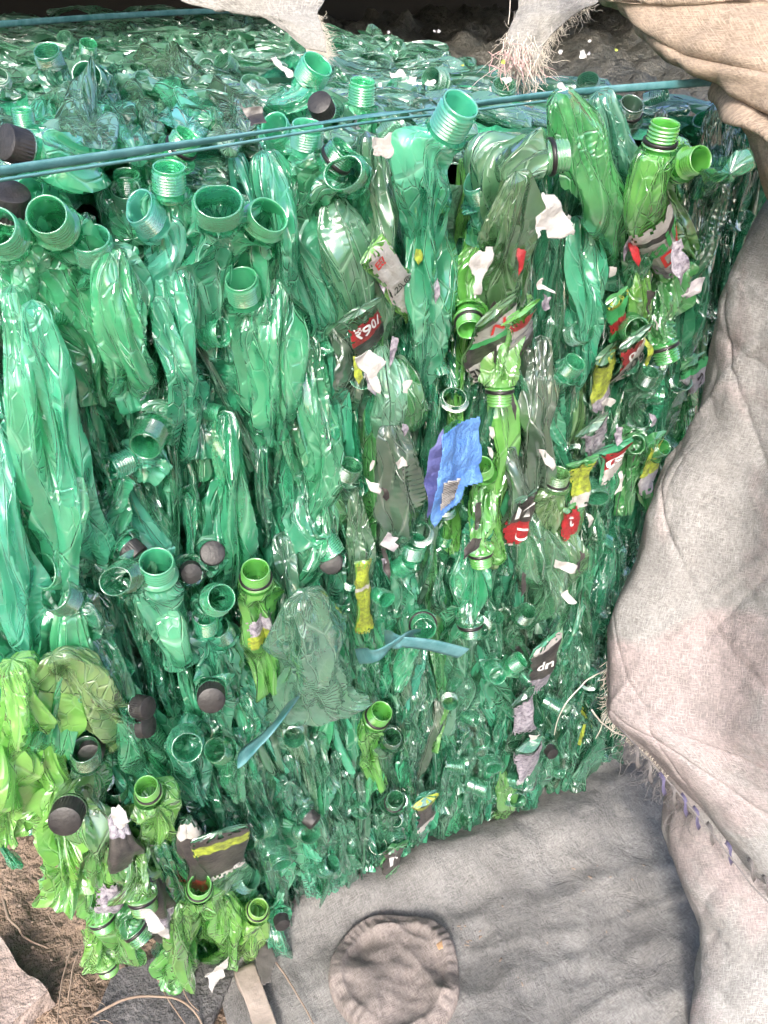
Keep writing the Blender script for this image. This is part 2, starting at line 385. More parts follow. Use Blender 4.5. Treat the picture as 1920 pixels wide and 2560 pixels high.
def bottle(p_neck, ndir, end, N0=(0, -1, 0), a=.02, c=.03, col='green', label='', group=None, neck=True, nk=0, ns=1.0, cap=False, band=False,
           lab=None, texts=(), mid=None, cr=.004, lobes=None, lamp=.34, endw=.5, cells=34, twist=.6, R=34, K=40, name='crushed_bottle', seed=None, color=None, shoulder=.17, flat=False):
    N_BOT[0] += 1; seed = seed if seed is not None else N_BOT[0]*13+5
    color = color or jit(col); ns = ns*(.56 if cap else .64)
    if not (flat or not neck and lab): R, K = max(R, 44), max(K, 66)
    if not flat: a *= .84; c *= .9
    p = np.asarray(p_neck, float); d = np.asarray(ndir, float); d /= np.linalg.norm(d); e = np.asarray(end, float)
    if neck:
        L = np.linalg.norm(e-p); q1 = p-d*min(.035, L*.22)
        m = mid if mid is not None else (q1*.5+e*.5)-np.asarray(N0)*.004
        ctrl = [p, q1, m, e]
    else: ctrl = [p, (mid if mid is not None else p*.5+e*.5), e]
    G, uv = shell(ctrl, N0, a, c, R, K, lobes or random.choice([3, 4, 4, 5, 6]), lamp, cr, cells, seed, neck, endw, twist, shoulder, flat, bool(lab))
    nl = e if e[2] < p[2] else p
    R_, K_ = G.shape[:2]; V = G.reshape(-1, 3); F = grid_faces(R_, K_, True)+[tuple(range((R_-1)*K_, R_*K_))]
    if not neck: F.append(tuple(range(K_))[::-1])
    single = not (neck or cap or band or lab)
    if single:
        o = mesh_obj(name, V, F, PET, None, origin=nl, sharp=26, uv=uv, color=color); tag(o, label, 'bottle', group); return o, G
    root = empty(name, nl.tolist()); tag(root, label, 'bottle', group)
    bo = mesh_obj('body', V, F, PET, root, sharp=26, uv=uv, color=color)
    q = Vector(d).to_track_quat('Z', 'Y')@Quaternion((0, 0, 1), random.uniform(0, 6))
    loc = (p-nl).tolist()
    if neck:
        nc = (color[0]*1.1, min(.9, color[1]*1.2), color[2]*1.15, min(.72, color[3]*1.35))
        no = linked('neck', NECKS[nk], root, loc, q, (ns, ns, ns*random.uniform(.9, 1.1)), nc)
        if band: linked('neck_band', BANDME, root, loc, q, (ns, ns, ns))
        if cap: linked('cap', CAPME, root, loc, q, (ns*1.03, ns*1.03, ns*1.1))
    if lab:
        s0, s1, t0, t1, bands = lab
        NN = grid_normals(G); rs = np.random.RandomState(seed+1)
        nr, nc_ = 22, 22; ss = np.linspace(s0, s1, nr); tt = np.radians(np.linspace(t0, t1, nc_))
        Sg, Tg = np.meshgrid(ss, tt, indexing='ij')
        Sg = Sg+(noise3(np.stack([Tg*3, Sg*0, Sg*0], -1), seed)*.016)
        Lp = sample(G, NN, Sg, Tg, .0012+.0006*rs.rand(nr, nc_)[..., None])
        FF = grid_faces(nr, nc_, False); keep = []; mi = []
        mats = []; keys = []
        for kk, b0, b1 in bands:
            if kk not in keys: keys.append(kk); mats.append(BAND_MATS[kk])
        for f in FF:
            i, j = divmod(f[0], nc_); fr = (i+.5)/nr; ed = min(i, nr-2-i, j, nc_-2-j)
            if ed < 2 and rs.rand() < .42-.2*ed: continue
            kk = [b for b in bands if b[1] <= fr < b[2]]
            keep.append(f); mi.append(keys.index(kk[0][0]) if kk else 0)
        lo = mesh_obj('label', Lp.reshape(-1, 3), keep, mats, root, sharp=50, midx=mi)
        for tx in texts:   # (string, ink, s, theta, height along s, half turn 0/1, aspect, tilt)
            s_, ink, sc, tc_, hs, flip, wth = tx[:7]; tilt = tx[7] if len(tx) > 7 else 0
            TV, TF = text_mesh(s_); TV = TV/ max(1e-6, np.ptp(TV[:, 1]))
            ww = np.ptp(TV[:, 0]); x = TV[:, 0]/ww*math.radians(wth); y = TV[:, 1]*hs
            if flip: x, y = -x, -y
            TP = sample(G, NN, sc-(y+tilt*x), math.radians(tc_)+x, .0026)
            mesh_obj('lettering', TP, TF, INK[ink], lo, origin=nl)
    return root, G

# ------------------------------------------------------------------ hero bottles (photo coordinates 1920 x 2560, put on the face of the bale)
U, CM, L_, R_, D_, UL, UR = (0, -.35, 1), (-.30, -.75, .65), (-.85, -.45, .35), (.85, -.55, .2), (0, -.25, -1), (-.5, -.45, .8), (.5, -.5, .8)
def ysurf(x, z):
    y = 0.0
    if x > .30: y += ((x-.30)/.1)**2*.04
    y += .008*math.sin(x*17+z*5)+.010*math.cos(z*9+1)-.012*max(0, min(1, (.4-z)/.4))
    return y
def H(u, v, nd, u2, v2, a, col, label, y=-.022, ye=-.004, c=None, **k):
    P = on_front(u, v, y); P[1] += ysurf(P[0], P[2]); P = on_front(u, v, P[1]); E = on_front(u2, v2, ye); E = on_front(u2, v2, ye+ysurf(E[0], E[2]))
    if not k.get('neck', True) and not k.get('flat') and abs(a) < .036:
        m = (P+E)/2+np.array([random.uniform(-.006, .006), 0, 0]); P = P+np.array([0, .022, .012]); E = E+np.array([0, .020, -.012]); k['mid'] = m
    return bottle(P, nd, E, a=a, c=c if c else max(.010, min(.026, a*.8)), col=col, label=label, **k)
def HT(u, v, z, nd, u2, v2, a, col, label, c=None, **k):
    P = on_level(u, v, z); E = on_level(u2, v2, .775)
    return bottle(P, nd, E, N0=(0, -.25, 1), a=a, c=c or .02, col=col, label=label, **k)

HEROES = [
 # upper left edge row
 (145, 575, CM, 250, 1010, .026, 'mint', 'bright green bottle with wide round open mouth, second from left on top edge', dict(ns=1.18, nk=0)),
 (20, 600, CM, 120, 1050, .024, 'mint', 'mint bottle whose open mouth is cut by the left picture edge, below grey cap', dict(ns=1.15, nk=0)),
 (238, 640, (-.15, -.55, .9), 330, 1020, .024, 'mint', 'ringed open bottle neck just below the wide round mouth at upper left', dict(ns=1.15, nk=1)),
 (90, 500, CM, 60, 700, .018, 'mint', 'small open bottle mouth between teal strap and wide round mouth at left', dict(ns=.9, nk=1, y=.01)),
 (424, 480, (.05, -.25, 1), 470, 800, .020, 'mint', 'upright finely ringed green neck under the strap, left of two slanted mouths', dict(ns=1.0, nk=1)),
 (385, 555, (-.55, -.35, .75), 430, 860, .022, 'mint', 'ribbed neck leaning left, left of two slanted oval mouths', dict(ns=1.1, nk=3)),
 (545, 540, (-.15, -.72, .62), 560, 900, .024, 'mint', 'left one of two slanted oval bottle mouths side by side under the strap', dict(ns=1.3, nk=3, y=-.035)),
 (655, 560, (.0, -.8, .5), 690, 980, .022, 'mint', 'right one of two slanted oval bottle mouths side by side under the strap', dict(ns=1.15, nk=2, y=-.03)),
 (612, 745, (-.2, -.38, .95), 690, 1100, .026, 'mint', 'ringed neck tilting left below the two slanted oval mouths', dict(ns=1.15, nk=1)),
 (320, 480, U, 330, 600, .015, 'green', 'small dark open neck squeezed behind the leaning ribbed neck', dict(ns=.8, nk=1, y=.02)),
 (1115, 330, (.15, -.55, .85), 1080, 760, .028, 'mint', 'tall bottle whose open mouth rises over the teal strap at centre top', dict(ns=1.25, nk=1, y=-.05)),
 (1355, 395, (.95, -.4, .1), 1300, 800, .027, 'pale', 'clear green bottle with sideways open mouth and dark ring at top right', dict(ns=1.15, nk=1, band=True, y=-.04)),
 (1645, 375, (-.05, -.2, 1), 1685, 690, .020, 'lime', 'upright lime bottle with dark neck ring and red green script label', dict(ns=1.1, nk=0, band=True, y=-.05, lamp=.08, cr=.0015, endw=.8, shoulder=.1, twist=.1,
    lab=(.42, .86, 5, 175, [('w', 0, .16), ('k', .16, .26), ('w', .26, .72), ('p', .72, 1)]), texts=[('tain', 'g', .575, 85, .09, 0, 100, .06), ('DE', 'r', .67, 95, .09, 0, 80, .06)])),
 (1712, 410, (-.1, -.9, .35), 1740, 640, .017, 'lime', 'lime bottle with round open mouth facing out beside the upright lime neck', dict(ns=1.05, nk=0, y=-.045, lamp=.15)),
 (874, 440, (-.6, -.7, .3), 905, 700, .020, 'teal', 'narrow oval open mouth beside white paper under the strap at centre', dict(ns=1.15, nk=3, y=-.03)),
 (828, 415, (.35, -.4, .6), 780, 640, .018, 'green', 'ringed neck with dark band touching the narrow oval mouth', dict(ns=1.0, nk=1, band=True)),
 (765, 370, U, 740, 520, .016, 'mint', 'pale ringed mouth peeping from under the strap left of centre', dict(ns=1.0, nk=1, y=.0)),
 (1205, 490, (-.5, -.2, .8), 1235, 640, .020, 'mint', 'crumpled green neck lying left of the olive sheet bottle', dict(ns=1.05, nk=3, y=-.02)),
 (1614, 600, (0, -.3, 1), 1600, 840, .019, 'deep', 'dark open mouth under the upright lime bottle label', dict(ns=1.1, nk=1)),
 (1171, 790, (-.3, -.6, -.3), 1190, 560, .017, 'lime', 'lime mouth facing down left below the white torn paper', dict(ns=1.0, nk=0, band=True)),
 (1576, 820, (-.35, -.75, .25), 1615, 560, .018, 'lgreen', 'green open mouth below long lime bottle, red label beneath', dict(ns=1.1, nk=1, y=-.03)),
 (1655, 850, (.2, -.4, -.9), 1700, 640, .024, 'lgreen', 'fat light green neck pointing down with dark ring at far right', dict(ns=1.25, nk=0, band=True, y=-.02)),
 (1417, 930, (.1, -.5, .8), 1400, 1180, .016, 'teal', 'teal open mouth beside the grey dusty folds right of centre', dict(ns=.95, nk=1)),
 (1612, 955, (0, -.3, .9), 1600, 1130, .016, 'deep', 'dark green ringed neck under the red and white volume label', dict(ns=.95, nk=1)),
 (1249, 960, (-.1, -.25, -1), 1290, 720, .020, 'lime', 'lime bottle standing on its neck beside the black volume label', dict(ns=1.05, nk=0, band=True, y=-.03, lamp=.2)),
 (1585, 1105, (-.5, -.7, .3), 1570, 1290, .015, 'lgreen', 'left of two light green open mouths at right near the sacking', dict(ns=.95, nk=1)),
 (1637, 1125, (.1, -.6, .5), 1625, 1280, .014, 'lgreen', 'right of two light green open mouths at right near the sacking', dict(ns=.9, nk=1)),
 (1388, 1215, (0, -.2, 1), 1390, 1440, .019, 'olive', 'pale lime bottle standing upright with thin dark neck ring, right of grey folds', dict(ns=1.05, nk=0, band=True, y=-.025, lamp=.2)),
 (1205, 1180, (-.3, -.4, .8), 1260, 1400, .015, 'lime', 'lime threaded neck right of the blue packet', dict(ns=.9, nk=0)),
 (1197, 1325, (0, -.2, 1), 1180, 1420, .014, 'teal', 'small teal neck standing above a lime neck below the blue packet', dict(ns=.95, nk=1)),
 (1200, 1370, (0, -.25, -1), 1250, 1130, .018, 'lime', 'long wavy lime bottle hanging neck down right of the blue packet', dict(ns=1.05, nk=0, band=True, y=-.03)),
 # middle left
 (382, 1075, (-.35, -.55, -.1), 420, 840, .020, 'teal', 'ringed mouth facing down left in the middle of the mint folds', dict(ns=1.15, nk=1)),
 (324, 1150, (-.9, -.3, .0), 420, 1180, .016, 'mint', 'neck lying sideways just below the down facing ringed mouth', dict(ns=1.1, nk=3, y=-.005)),
 (475, 945, (-.8, -.4, .2), 500, 1150, .014, 'teal', 'half hidden ringed neck between long mint folds left of centre', dict(ns=1.0, nk=1, y=.0)),
 (613, 965, (.4, -.3, .6), 640, 1180, .016, 'teal', 'ringed neck sunk between two mint folds near centre', dict(ns=1.05, nk=1, y=.0)),
 (862, 1190, (.2, -.3, .7), 850, 1300, .014, 'deep', 'dark neck left of the grey crumpled sheet', dict(ns=1.0, nk=1)),
 (316, 1440, (-.55, -.75, .45), 360, 1600, .018, 'teal', 'oval open mouth left of the big ringed neck over the milky bottle', dict(ns=1.2, nk=2, y=-.03)),
 (395, 1445, (.0, -.35, 1), 455, 1660, .021, 'milky', 'milky mint bottle with big ringed upright neck', dict(ns=1.3, nk=0, y=-.03, lamp=.1, cr=.0015, endw=.85, twist=.1)),
 (538, 1500, (.1, -.72, .6), 560, 1700, .017, 'teal', 'round open mouth facing out right of the milky mint bottle', dict(ns=1.15, nk=0, y=-.035)),
 (515, 1570, (.0, -.2, 1), 530, 1700, .015, 'teal', 'ringed neck directly under the round mouth right of the milky bottle', dict(ns=1.1, nk=1, y=-.015)),
 (560, 1590, (-.3, -.2, .9), 600, 1720, .015, 'teal', 'second ringed neck leaning left right of the milky bottle', dict(ns=1.1, nk=1, y=-.015)),
 (640, 1455, (-.05, -.3, 1), 680, 1730, .019, 'lime', 'lime bottle with open neck and dark ring above the lower strap end', dict(ns=1.15, nk=0, band=True, y=-.04, lamp=.25, endw=.75,
    lab=(.36, .56, 20, 150, [('p', 0, .5), ('y', .5, 1)]))),
 (175, 1500, (-.4, -.3, .7), 260, 1620, .020, 'teal', 'ringed neck leaning left above the broad folded sheet at lower left', dict(ns=1.3, nk=1)),
 (145, 1425, (-.5, -.5, .5), 110, 1650, .020, 'green', 'dark crumpled neck at left above the leaning ringed neck', dict(ns=1.2, nk=3, y=-.01)),
 (463, 1850, (-.1, -.8, .5), 500, 2000, .020, 'teal', 'cloudy round mouth facing out left of the lower strap end', dict(ns=1.3, nk=0, y=-.03)),
 (822, 1545, (-.3, -.2, .9), 860, 1700, .015, 'teal', 'ringed neck between dark folds above the round clear base', dict(ns=1.1, nk=1)),
 (804, 1345, (.2, -.3, -.5), 760, 1180, .020, 'green', 'downward ringed neck above a dark cap near centre', dict(ns=1.2, nk=1)),
 (220, 1900, (0, -.2, 1), 235, 2060, .018, 'deep', 'dark ringed neck beside the lime sheets at lower left', dict(ns=1.2, nk=1)),
 (555, 1880, (-.4, -.3, .7), 600, 2010, .016, 'teal', 'ringed neck sunk just left of the lower strap end', dict(ns=1.1, nk=1)),
 (937, 1800, (.2, -.35, .85), 950, 1970, .017, 'lime', 'lime neck with dark ring right of the round clear base', dict(ns=1.15, nk=0, band=True, y=-.025)),
 (1055, 1555, (-.35, -.8, .35), 1000, 1720, .018, 'teal', 'round open mouth with dark ring above the teal strap end', dict(ns=1.15, nk=0, band=True, y=-.035)),
 (1174, 1545, (.0, -.2, -.9), 1160, 1400, .017, 'teal', 'downward neck with thick dark ring right of a round open mouth', dict(ns=1.2, nk=0, band=True)),
 (1232, 1675, (-.2, -.8, .3), 1260, 1850, .015, 'teal', 'dark hollow mouth right of the upper strap end', dict(ns=1.0, nk=1, y=-.02)),
 (1307, 1545, (.1, -.3, .9), 1330, 1700, .014, 'deep', 'dark ringed neck left of the upside down black label', dict(ns=1.0, nk=1)),
 (1278, 1665, (.5, -.3, .6), 1300, 1800, .013, 'teal', 'slanted ringed neck below left of the black label', dict(ns=.95, nk=1)),
 (977, 1850, (-.1, -.4, .8), 990, 2050, .014, 'deep', 'dark open neck below the lime ringed neck', dict(ns=1.0, nk=1)),
 (1025, 1385, (.1, -.2, .9), 1000, 1540, .018, 'teal', 'fat finely ringed neck under the grey crumpled sheet', dict(ns=1.25, nk=1, y=-.005)),
 # lower left lime cluster
 (374, 1985, (-.1, -.25, 1), 400, 2190, .022, 'lime', 'lime bottle with dark ring and grey printed band near the round grey cap', dict(ns=1.0, nk=0, band=True, y=-.035, lamp=.35, cr=.005, lab=(.60, .82, 0, 180, [('p', 0, 1)]))),
 (353, 2230, (-.05, -.4, -.9), 300, 2010, .026, 'lime', 'lime bottle upside down with bold dark ring in the lime cluster', dict(ns=1.2, nk=0, band=True, y=-.04, lamp=.4, cr=.006)),
 (250, 2285, (.05, -.35, -1), 215, 2080, .020, 'lime', 'lime bottle with neck down at the ragged left end of the bale', dict(ns=1.1, nk=0, band=True, y=-.02)),
 (262, 2400, (.05, -.25, -1), 300, 2220, .026, 'lemon', 'lowest yellow green bottle touching the soil, neck down', dict(ns=1.05, nk=0, band=True, y=-.01)),
 (330, 2315, (.3, -.5, -.7), 420, 2200, .018, 'lgreen', 'light green neck with ring pointing down beside white scrap', dict(ns=1.1, nk=0, band=True, y=-.03)),
 (498, 2225, (.05, -.3, .9), 510, 2330, .020, 'lime', 'lime bottle with dark ring right of the red and black label', dict(ns=1.1, nk=0, band=True, y=-.035)),
 (642, 2280, (.1, -.3, .9), 600, 2440, .022, 'lime', 'lime bottle with ring at the right end of the lime cluster', dict(ns=1.0, nk=0, band=True, y=-.03, cr=.006)),
 (432, 2450, (.1, -.2, -1), 470, 2310, .030, 'lime', 'crumpled lime bottle at the lowest corner with narrow brown tip', dict(ns=.85, nk=0, y=-.02, cr=.009, cells=60, lamp=.45)),
 (289, 1985, (.1, -.25, 1), 300, 2170, .018, 'deep', 'dark ringed neck above the lime cluster right of round grey cap', dict(ns=1.0, nk=1, y=-.0)),
 (983, 2010, (0, -.3, .9), 990, 2140, .013, 'deep', 'bottle with dark hollow neck low in the dark green part', dict(ns=1.0, nk=1, band=True)),
]
for u, v, nd, u2, v2, a, col, lb, k in HEROES:
    H(u, v, nd, u2, v2, a, col, lb, **k)

# bottles with caps
CAPS = [(20, 545, (.2, -.4, .9), 40, 760, .018, 'mint', 'bottle with flat grey cap at the left picture edge under the strap', dict(ns=1.45, y=-.01)),
 (315, 1362, (.3, -.5, -.3), 300, 1180, .016, 'green', 'bottle with dark cap above the oval mouth beside the milky bottle', dict(ns=1.1, y=-.01)),
 (530, 1385, (-.1, -.6, .5), 560, 1200, .016, 'green', 'bottle with tall slate cap right of the big ringed neck', dict(ns=1.25, y=-.015)),
 (475, 1425, (-.1, -.7, .3), 500, 1560, .014, 'teal', 'bottle with small slate cap between big ringed neck and tall cap', dict(ns=1.05, y=-.015)),
 (827, 1400, (-.3, -.7, .4), 850, 1560, .016, 'teal', 'bottle with rounded dark cap below the downward ringed neck near centre', dict(ns=1.3, y=-.02)),
 (527, 1730, (-.2, -.85, .35), 560, 1860, .020, 'teal', 'bottle with large round dark cap facing out under the milky bottle', dict(ns=1.45, y=-.03)),
 (336, 1765, (.5, -.6, .2), 260, 1690, .018, 'teal', 'bottle with glossy slate cap, upper one of three left of big round cap', dict(ns=1.2, y=-.02)),
 (336, 1815, (.6, -.6, .3), 250, 1800, .018, 'green', 'bottle with slate cap, middle one of three left of big round cap', dict(ns=1.25, y=-.015)),
 (233, 1860, (-.2, -.7, .2), 300, 1900, .018, 'green', 'bottle with brownish cap, lowest of three left of big round cap', dict(ns=1.3, y=-.01)),
 (176, 2018, (-.3, -.85, .35), 250, 2150, .022, 'olive', 'bottle with broad round grey cap next to the lime sheets at lower left', dict(ns=1.65, y=-.04)),
 (764, 2035, (.3, -.6, -.2), 720, 1950, .016, 'teal', 'bottle with dark ribbed cap low among the dark green blades', dict(ns=1.1, y=-.01)),
 (1400, 1375, (.1, -.7, .2), 1360, 1250, .018, 'dusty', 'dusty bottle with slate cap under the grey folds at right', dict(ns=1.15, y=-.01)),
 (810, 1590, (.2, -.6, .2), 780, 1480, .014, 'teal', 'bottle with dark cap left of the blue green strap knot', dict(ns=1.0, y=-.0)),
 (1285, 1610, (.1, -.7, .1), 1260, 1520, .013, 'deep', 'bottle with small purple dark cap left of the black label', dict(ns=.9, y=.0)),
 (1370, 1870, (-.1, -.7, .1), 1380, 1980, .013, 'deep', 'bottle with dark cap at lower right near the pale printed band', dict(ns=.95, y=-.01)),
 (700, 2290, (-.1, -.7, .1), 720, 2170, .014, 'teal', 'bottle with brown cap near the bottom edge right of the lime cluster', dict(ns=1.05, y=-.02))]
for u, v, nd, u2, v2, a, col, lb, k in CAPS:
    k['ns'] = k['ns']*.80; H(u, v, nd, u2, v2, a, col, lb, cap=True, **k)

# bodies without visible neck
BOD = [ # start, end, a, colour, label, opts
 (1090, 520, 1075, 1010, .024, 'mint', 'long glossy mint blade under the mouth that rises over the strap', dict(y=-.03, c=.012)),
 (960, 400, 1000, 900, .018, 'dusty', 'flat dusty green blade below the white crumpled paper', dict(y=-.03)),
 (1290, 430, 1265, 830, .036, 'olive', 'broad folded olive sheet bottle with white torn label at its right', dict(y=-.05, c=.016, lobes=4)),
 (1440, 300, 1555, 640, .026, 'lgreen', 'light lime green bottle curving over the top edge, right of sideways mouth', dict(y=-.05, lobes=4, lamp=.2, cr=.003)),
 (1540, 290, 1580, 560, .026, 'clear', 'clear grey green bottle between curved lime bottle and upright lime neck', dict(y=-.03, lobes=4)),
 (1480, 600, 1450, 980, .022, 'green', 'wide green blade below the curved lime bottle', dict(y=-.025)),
 (870, 560, 880, 790, .022, 'dusty', 'dusty round ended bottle above the red price label', dict(y=-.04, lobes=4, lamp=.12, cr=.0025, endw=.95)),
 (870, 820, 880, 1040, .022, 'grime', 'dark grimy bottle below the red price label', dict(y=-.02)),
 (980, 930, 975, 1080, .017, 'ice', 'pale ice green strip with torn paper edges at centre', dict(y=-.035, lobes=3, lamp=.06, cr=.0012, endw=.9)),
 (1025, 960, 1030, 1070, .016, 'lgreen', 'small smooth light green dome right of the pale ice green strip', dict(y=-.035, lobes=3, lamp=.06, cr=.001, endw=.9)),
 (1010, 1120, 1000, 1400, .034, 'grime', 'grey crumpled dirty sheet left of the blue packet', dict(y=-.04, c=.014, cr=.004)),
 (1390, 900, 1330, 1340, .022, 'grime', 'long grey dusty folded bottle at right of the blue packet', dict(y=-.03)),
 (1310, 1180, 1290, 1330, .017, 'grime', 'short grey folded piece ending under the long grey bottle', dict(y=-.04)),
 (1620, 600, 1560, 900, .016, 'lime', 'long lime blade running down from the dark mouth at right', dict(y=-.03, lamp=.15)),
 (1265, 900, 1230, 1380, .014, 'lime', 'narrow twisting lime strip right of the blue packet', dict(y=-.025)),
 (1400, 1340, 1430, 1500, .020, 'olive', 'yellow green folded bottle above the black upside down label', dict(y=-.03)),
 (1350, 1340, 1360, 1570, .034, 'clear', 'bulging clear bottle end above the upside down black label', dict(y=-.03)),
 (1210, 1380, 1130, 1620, .024, 'teal', 'clear teal bottle slanting left under the lime neck', dict(y=-.03)),
 (760, 1480, 790, 1770, .043, 'clear', 'large clear crumpled bottle with round base over the lower strap', dict(y=-.065, c=.022, cr=.0035, cells=80, lamp=.12, lobes=5, endw=1.25, R=44, K=60)),
 (735, 1400, 700, 1700, .020, 'dusty', 'dusty flattened bottle between lime bottle and round clear base', dict(y=-.03)),
 (840, 1260, 750, 1520, .022, 'teal', 'glossy folded teal bottle above the round clear base', dict(y=-.03)),
 (420, 1570, 460, 1670, .012, 'milky', 'smooth milky green strip showing in front of the milky bottle', dict(y=-.045, lamp=.03, cr=.0006, lobes=2, endw=.95, c=.010)),
 (30, 1650, 110, 2010, .040, 'lemon', 'large lemon lime sheet hanging at the lower left picture edge', dict(y=-.05, c=.02, cr=.007, cells=50, endw=.9)),
 (-30, 1800, 20, 2080, .040, 'lemon', 'lemon lime sheet cut by the left picture edge above the soil', dict(y=-.03, cr=.008, cells=50)),
 (150, 1960, 180, 2200, .042, 'lemon', 'yellowish lime bag like bottle left of the broad round grey cap', dict(y=-.02, cr=.007, cells=50, endw=.9)),
 (215, 1560, 120, 1980, .024, 'green', 'broad green folded bottle between lemon sheets and ringed neck', dict(y=-.045)),
 (130, 1640, 330, 1830, .036, 'olive', 'broad olive green sheet at left above three slate caps', dict(y=-.05, c=.012)),
 (250, 1640, 390, 1960, .022, 'green', 'green folded bottle sweeping right towards big round cap', dict(y=-.03)),
 (60, 800, 210, 1560, .022, 'mint', 'very long mint blade sweeping down right from the left edge', dict(y=-.045, lobes=4)),
 (110, 840, 260, 1460, .018, 'mint', 'long banded grey mint blade next to the very long one at left', dict(y=-.06, lobes=4)),
 (-20, 1000, 100, 1700, .022, 'mint', 'long pale mint blade along the left picture edge', dict(y=-.03)),
 (300, 700, 345, 1020, .022, 'mint', 'smooth green pointed fold below the leaning ribbed neck', dict(y=-.05, lobes=4, lamp=.2)),
 (460, 700, 500, 1140, .020, 'mint', 'glassy mint fold left of ringed neck at upper centre', dict(y=-.04)),
 (420, 820, 450, 1180, .017, 'green', 'smooth curved green fold in the middle of the left half', dict(y=-.045, lobes=4)),
 (720, 760, 700, 1120, .026, 'mint', 'wide mint bottle with small dents left of the dusty round ended bottle', dict(y=-.03)),
 (590, 1100, 600, 1500, .020, 'green', 'mint fold running down towards the lime bottle', dict(y=-.03)),
 (800, 900, 770, 1400, .020, 'green', 'tall dull green bottle left of the grey crumpled sheet', dict(y=-.02)),
 (835, 1150, 850, 1370, .010, 'lgreen', 'bright thin lime green strip left of the grey sheet', dict(y=-.025)),
 (690, 450, 830, 800, .030, 'mint', 'wide shiny mint bottle right of the two slanted oval mouths', dict(y=-.02, lobes=5)),
 (910, 1280, 930, 1480, .016, 'dusty', 'dusty strip beside the yellow printed sliver', dict(y=-.03)),
 (230, 2180, 215, 2280, .014, 'lemon', 'small lemon pouch shaped piece at the ragged left end', dict(y=-.01)),
 (290, 2320, 300, 2410, .028, 'lime', 'lime flattened pouch beside the lowest neck', dict(y=-.03)),
 (400, 2110, 450, 2240, .018, 'lime', 'lime fold right of the bold ringed upside down bottle', dict(y=-.03)),
 (420, 2180, 470, 2330, .018, 'deep', 'dark olive green blade in the lime cluster', dict(y=-.045)),
 (470, 2330, 440, 2460, .026, 'lime', 'lime rosette of crumpled plastic at the lowest corner', dict(y=-.05, cr=.009, cells=70, lamp=.5)),
 (580, 2300, 560, 2420, .024, 'lime', 'lime crumpled pouch above the white paper on the board', dict(y=-.04, cr=.006)),
 (260, 2090, 290, 2260, .014, 'lime', 'lime narrow blade below the broad round grey cap', dict(y=-.04)),
 (210, 2060, 240, 2210, .018, 'olive', 'olive folded blade directly under the broad grey cap', dict(y=-.045)),
 (680, 2330, 740, 2400, .024, 'teal', 'clear teal crumple at the bottom corner over the grey ground sheet', dict(y=-.02)),
 (1630, 2000, 1640, 1960, .012, 'deep', 'dark green tip at the lower right corner of the bale', dict(y=-.0)),
]
for u, v, u2, v2, a, col, lb, k in BOD:
    H(u, v, U, u2, v2, a, col, lb, neck=False, **k)

# labelled bottles with the writing seen in the photograph
H(900, 770, U, 935, 900, .015, 'dusty', 'bottle with red price label below the dusty round ended bottle', neck=False, y=-.045, lamp=.06, cr=.001, lobes=3, endw=.95, twist=.0, flat=True, c=.0028,
  lab=(.15, .62, 15, 165, [('r', 0, .55), ('k', .55, 1)]), texts=[('\u20b990/', 'w', .27, 88, .17, 0, 110, .0)])
H(925, 620, U, 1040, 770, .012, 'lemon', 'yellow green bottle with white label strip reading 1.25L, red at its end', neck=False, y=-.05, lamp=.05, cr=.001, lobes=3, endw=1.0, twist=.0, flat=True, c=.0028,
  lab=(.02, .97, 40, 150, [('w', 0, .80), ('r', .80, 1)]), texts=[('EE!', 'r', .17, 80, .10, 0, 45), ('1.25L@', 'k', .52, 92, .10, 0, 95)])
H(1240, 770, U, 1215, 930, .020, 'olive', 'bottle with black and white volume label reading ml FREE, left of lime neck', neck=False, y=-.045, lamp=.05, cr=.001, lobes=3, endw=1., twist=0, flat=True, c=.0028,
  lab=(.05, .9, 15, 165, [('k', 0, .1), ('w', .1, .32), ('g', .32, .42), ('k', .42, .66), ('w', .66, 1)]), texts=[('ml FRE', 'k', .77, 88, .17, 1, 120), ('N', 'r', .2, 90, .14, 1, 40)])
H(1300, 780, U, 1295, 880, .015, 'lime', 'lime bottle with small purple printed tag and red corner', neck=False, y=-.045, lamp=.05, cr=.001, lobes=3, endw=1., twist=0, flat=True, c=.0028,
  lab=(.1, .9, 30, 150, [('r', 0, .18), ('w', .18, .3), ('p', .3, .42), ('w', .42, .52), ('p', .52, .7), ('k', .7, 1)]))
H(1590, 840, U, 1560, 930, .017, 'dusty', 'bottle with upside down red and white volume label reading 50ml', neck=False, y=-.05, lamp=.05, cr=.001, lobes=3, endw=1., twist=0, flat=True, c=.0028,
  lab=(.08, .95, 15, 165, [('r', 0, .42), ('w', .42, .95), ('k', .95, 1)]), texts=[('\u20b990', 'w', .28, 95, .20, 1, 95), ('50ml', 'k', .68, 88, .22, 1, 120)])
H(1365, 1600, U, 1345, 1730, .015, 'teal', 'bottle with upside down black label and white lettering tapering down', neck=False, y=-.045, lamp=.05, cr=.001, lobes=3, endw=.4, twist=0, flat=True, c=.0028,
  lab=(.02, .9, 10, 170, [('w', 0, .12), ('k', .12, .62), ('p', .62, 1)]), texts=[('up', 'w', .42, 88, .14, 1, 80)])
H(545, 2080, U, 590, 2260, .023, 'dusty', 'dusty bottle with big black label and curved yellow stripe in the lime cluster', neck=False, y=-.055, lamp=.06, cr=.0012, lobes=3, endw=.95, twist=0, flat=True, c=.0028,
  lab=(.02, .46, 5, 175, [('k', 0, .18), ('y', .18, .36), ('k', .36, .88), ('w', .88, .94), ('k', .94, 1)]), texts=[('PET', 'w', .41, 120, .035, 0, 26)])
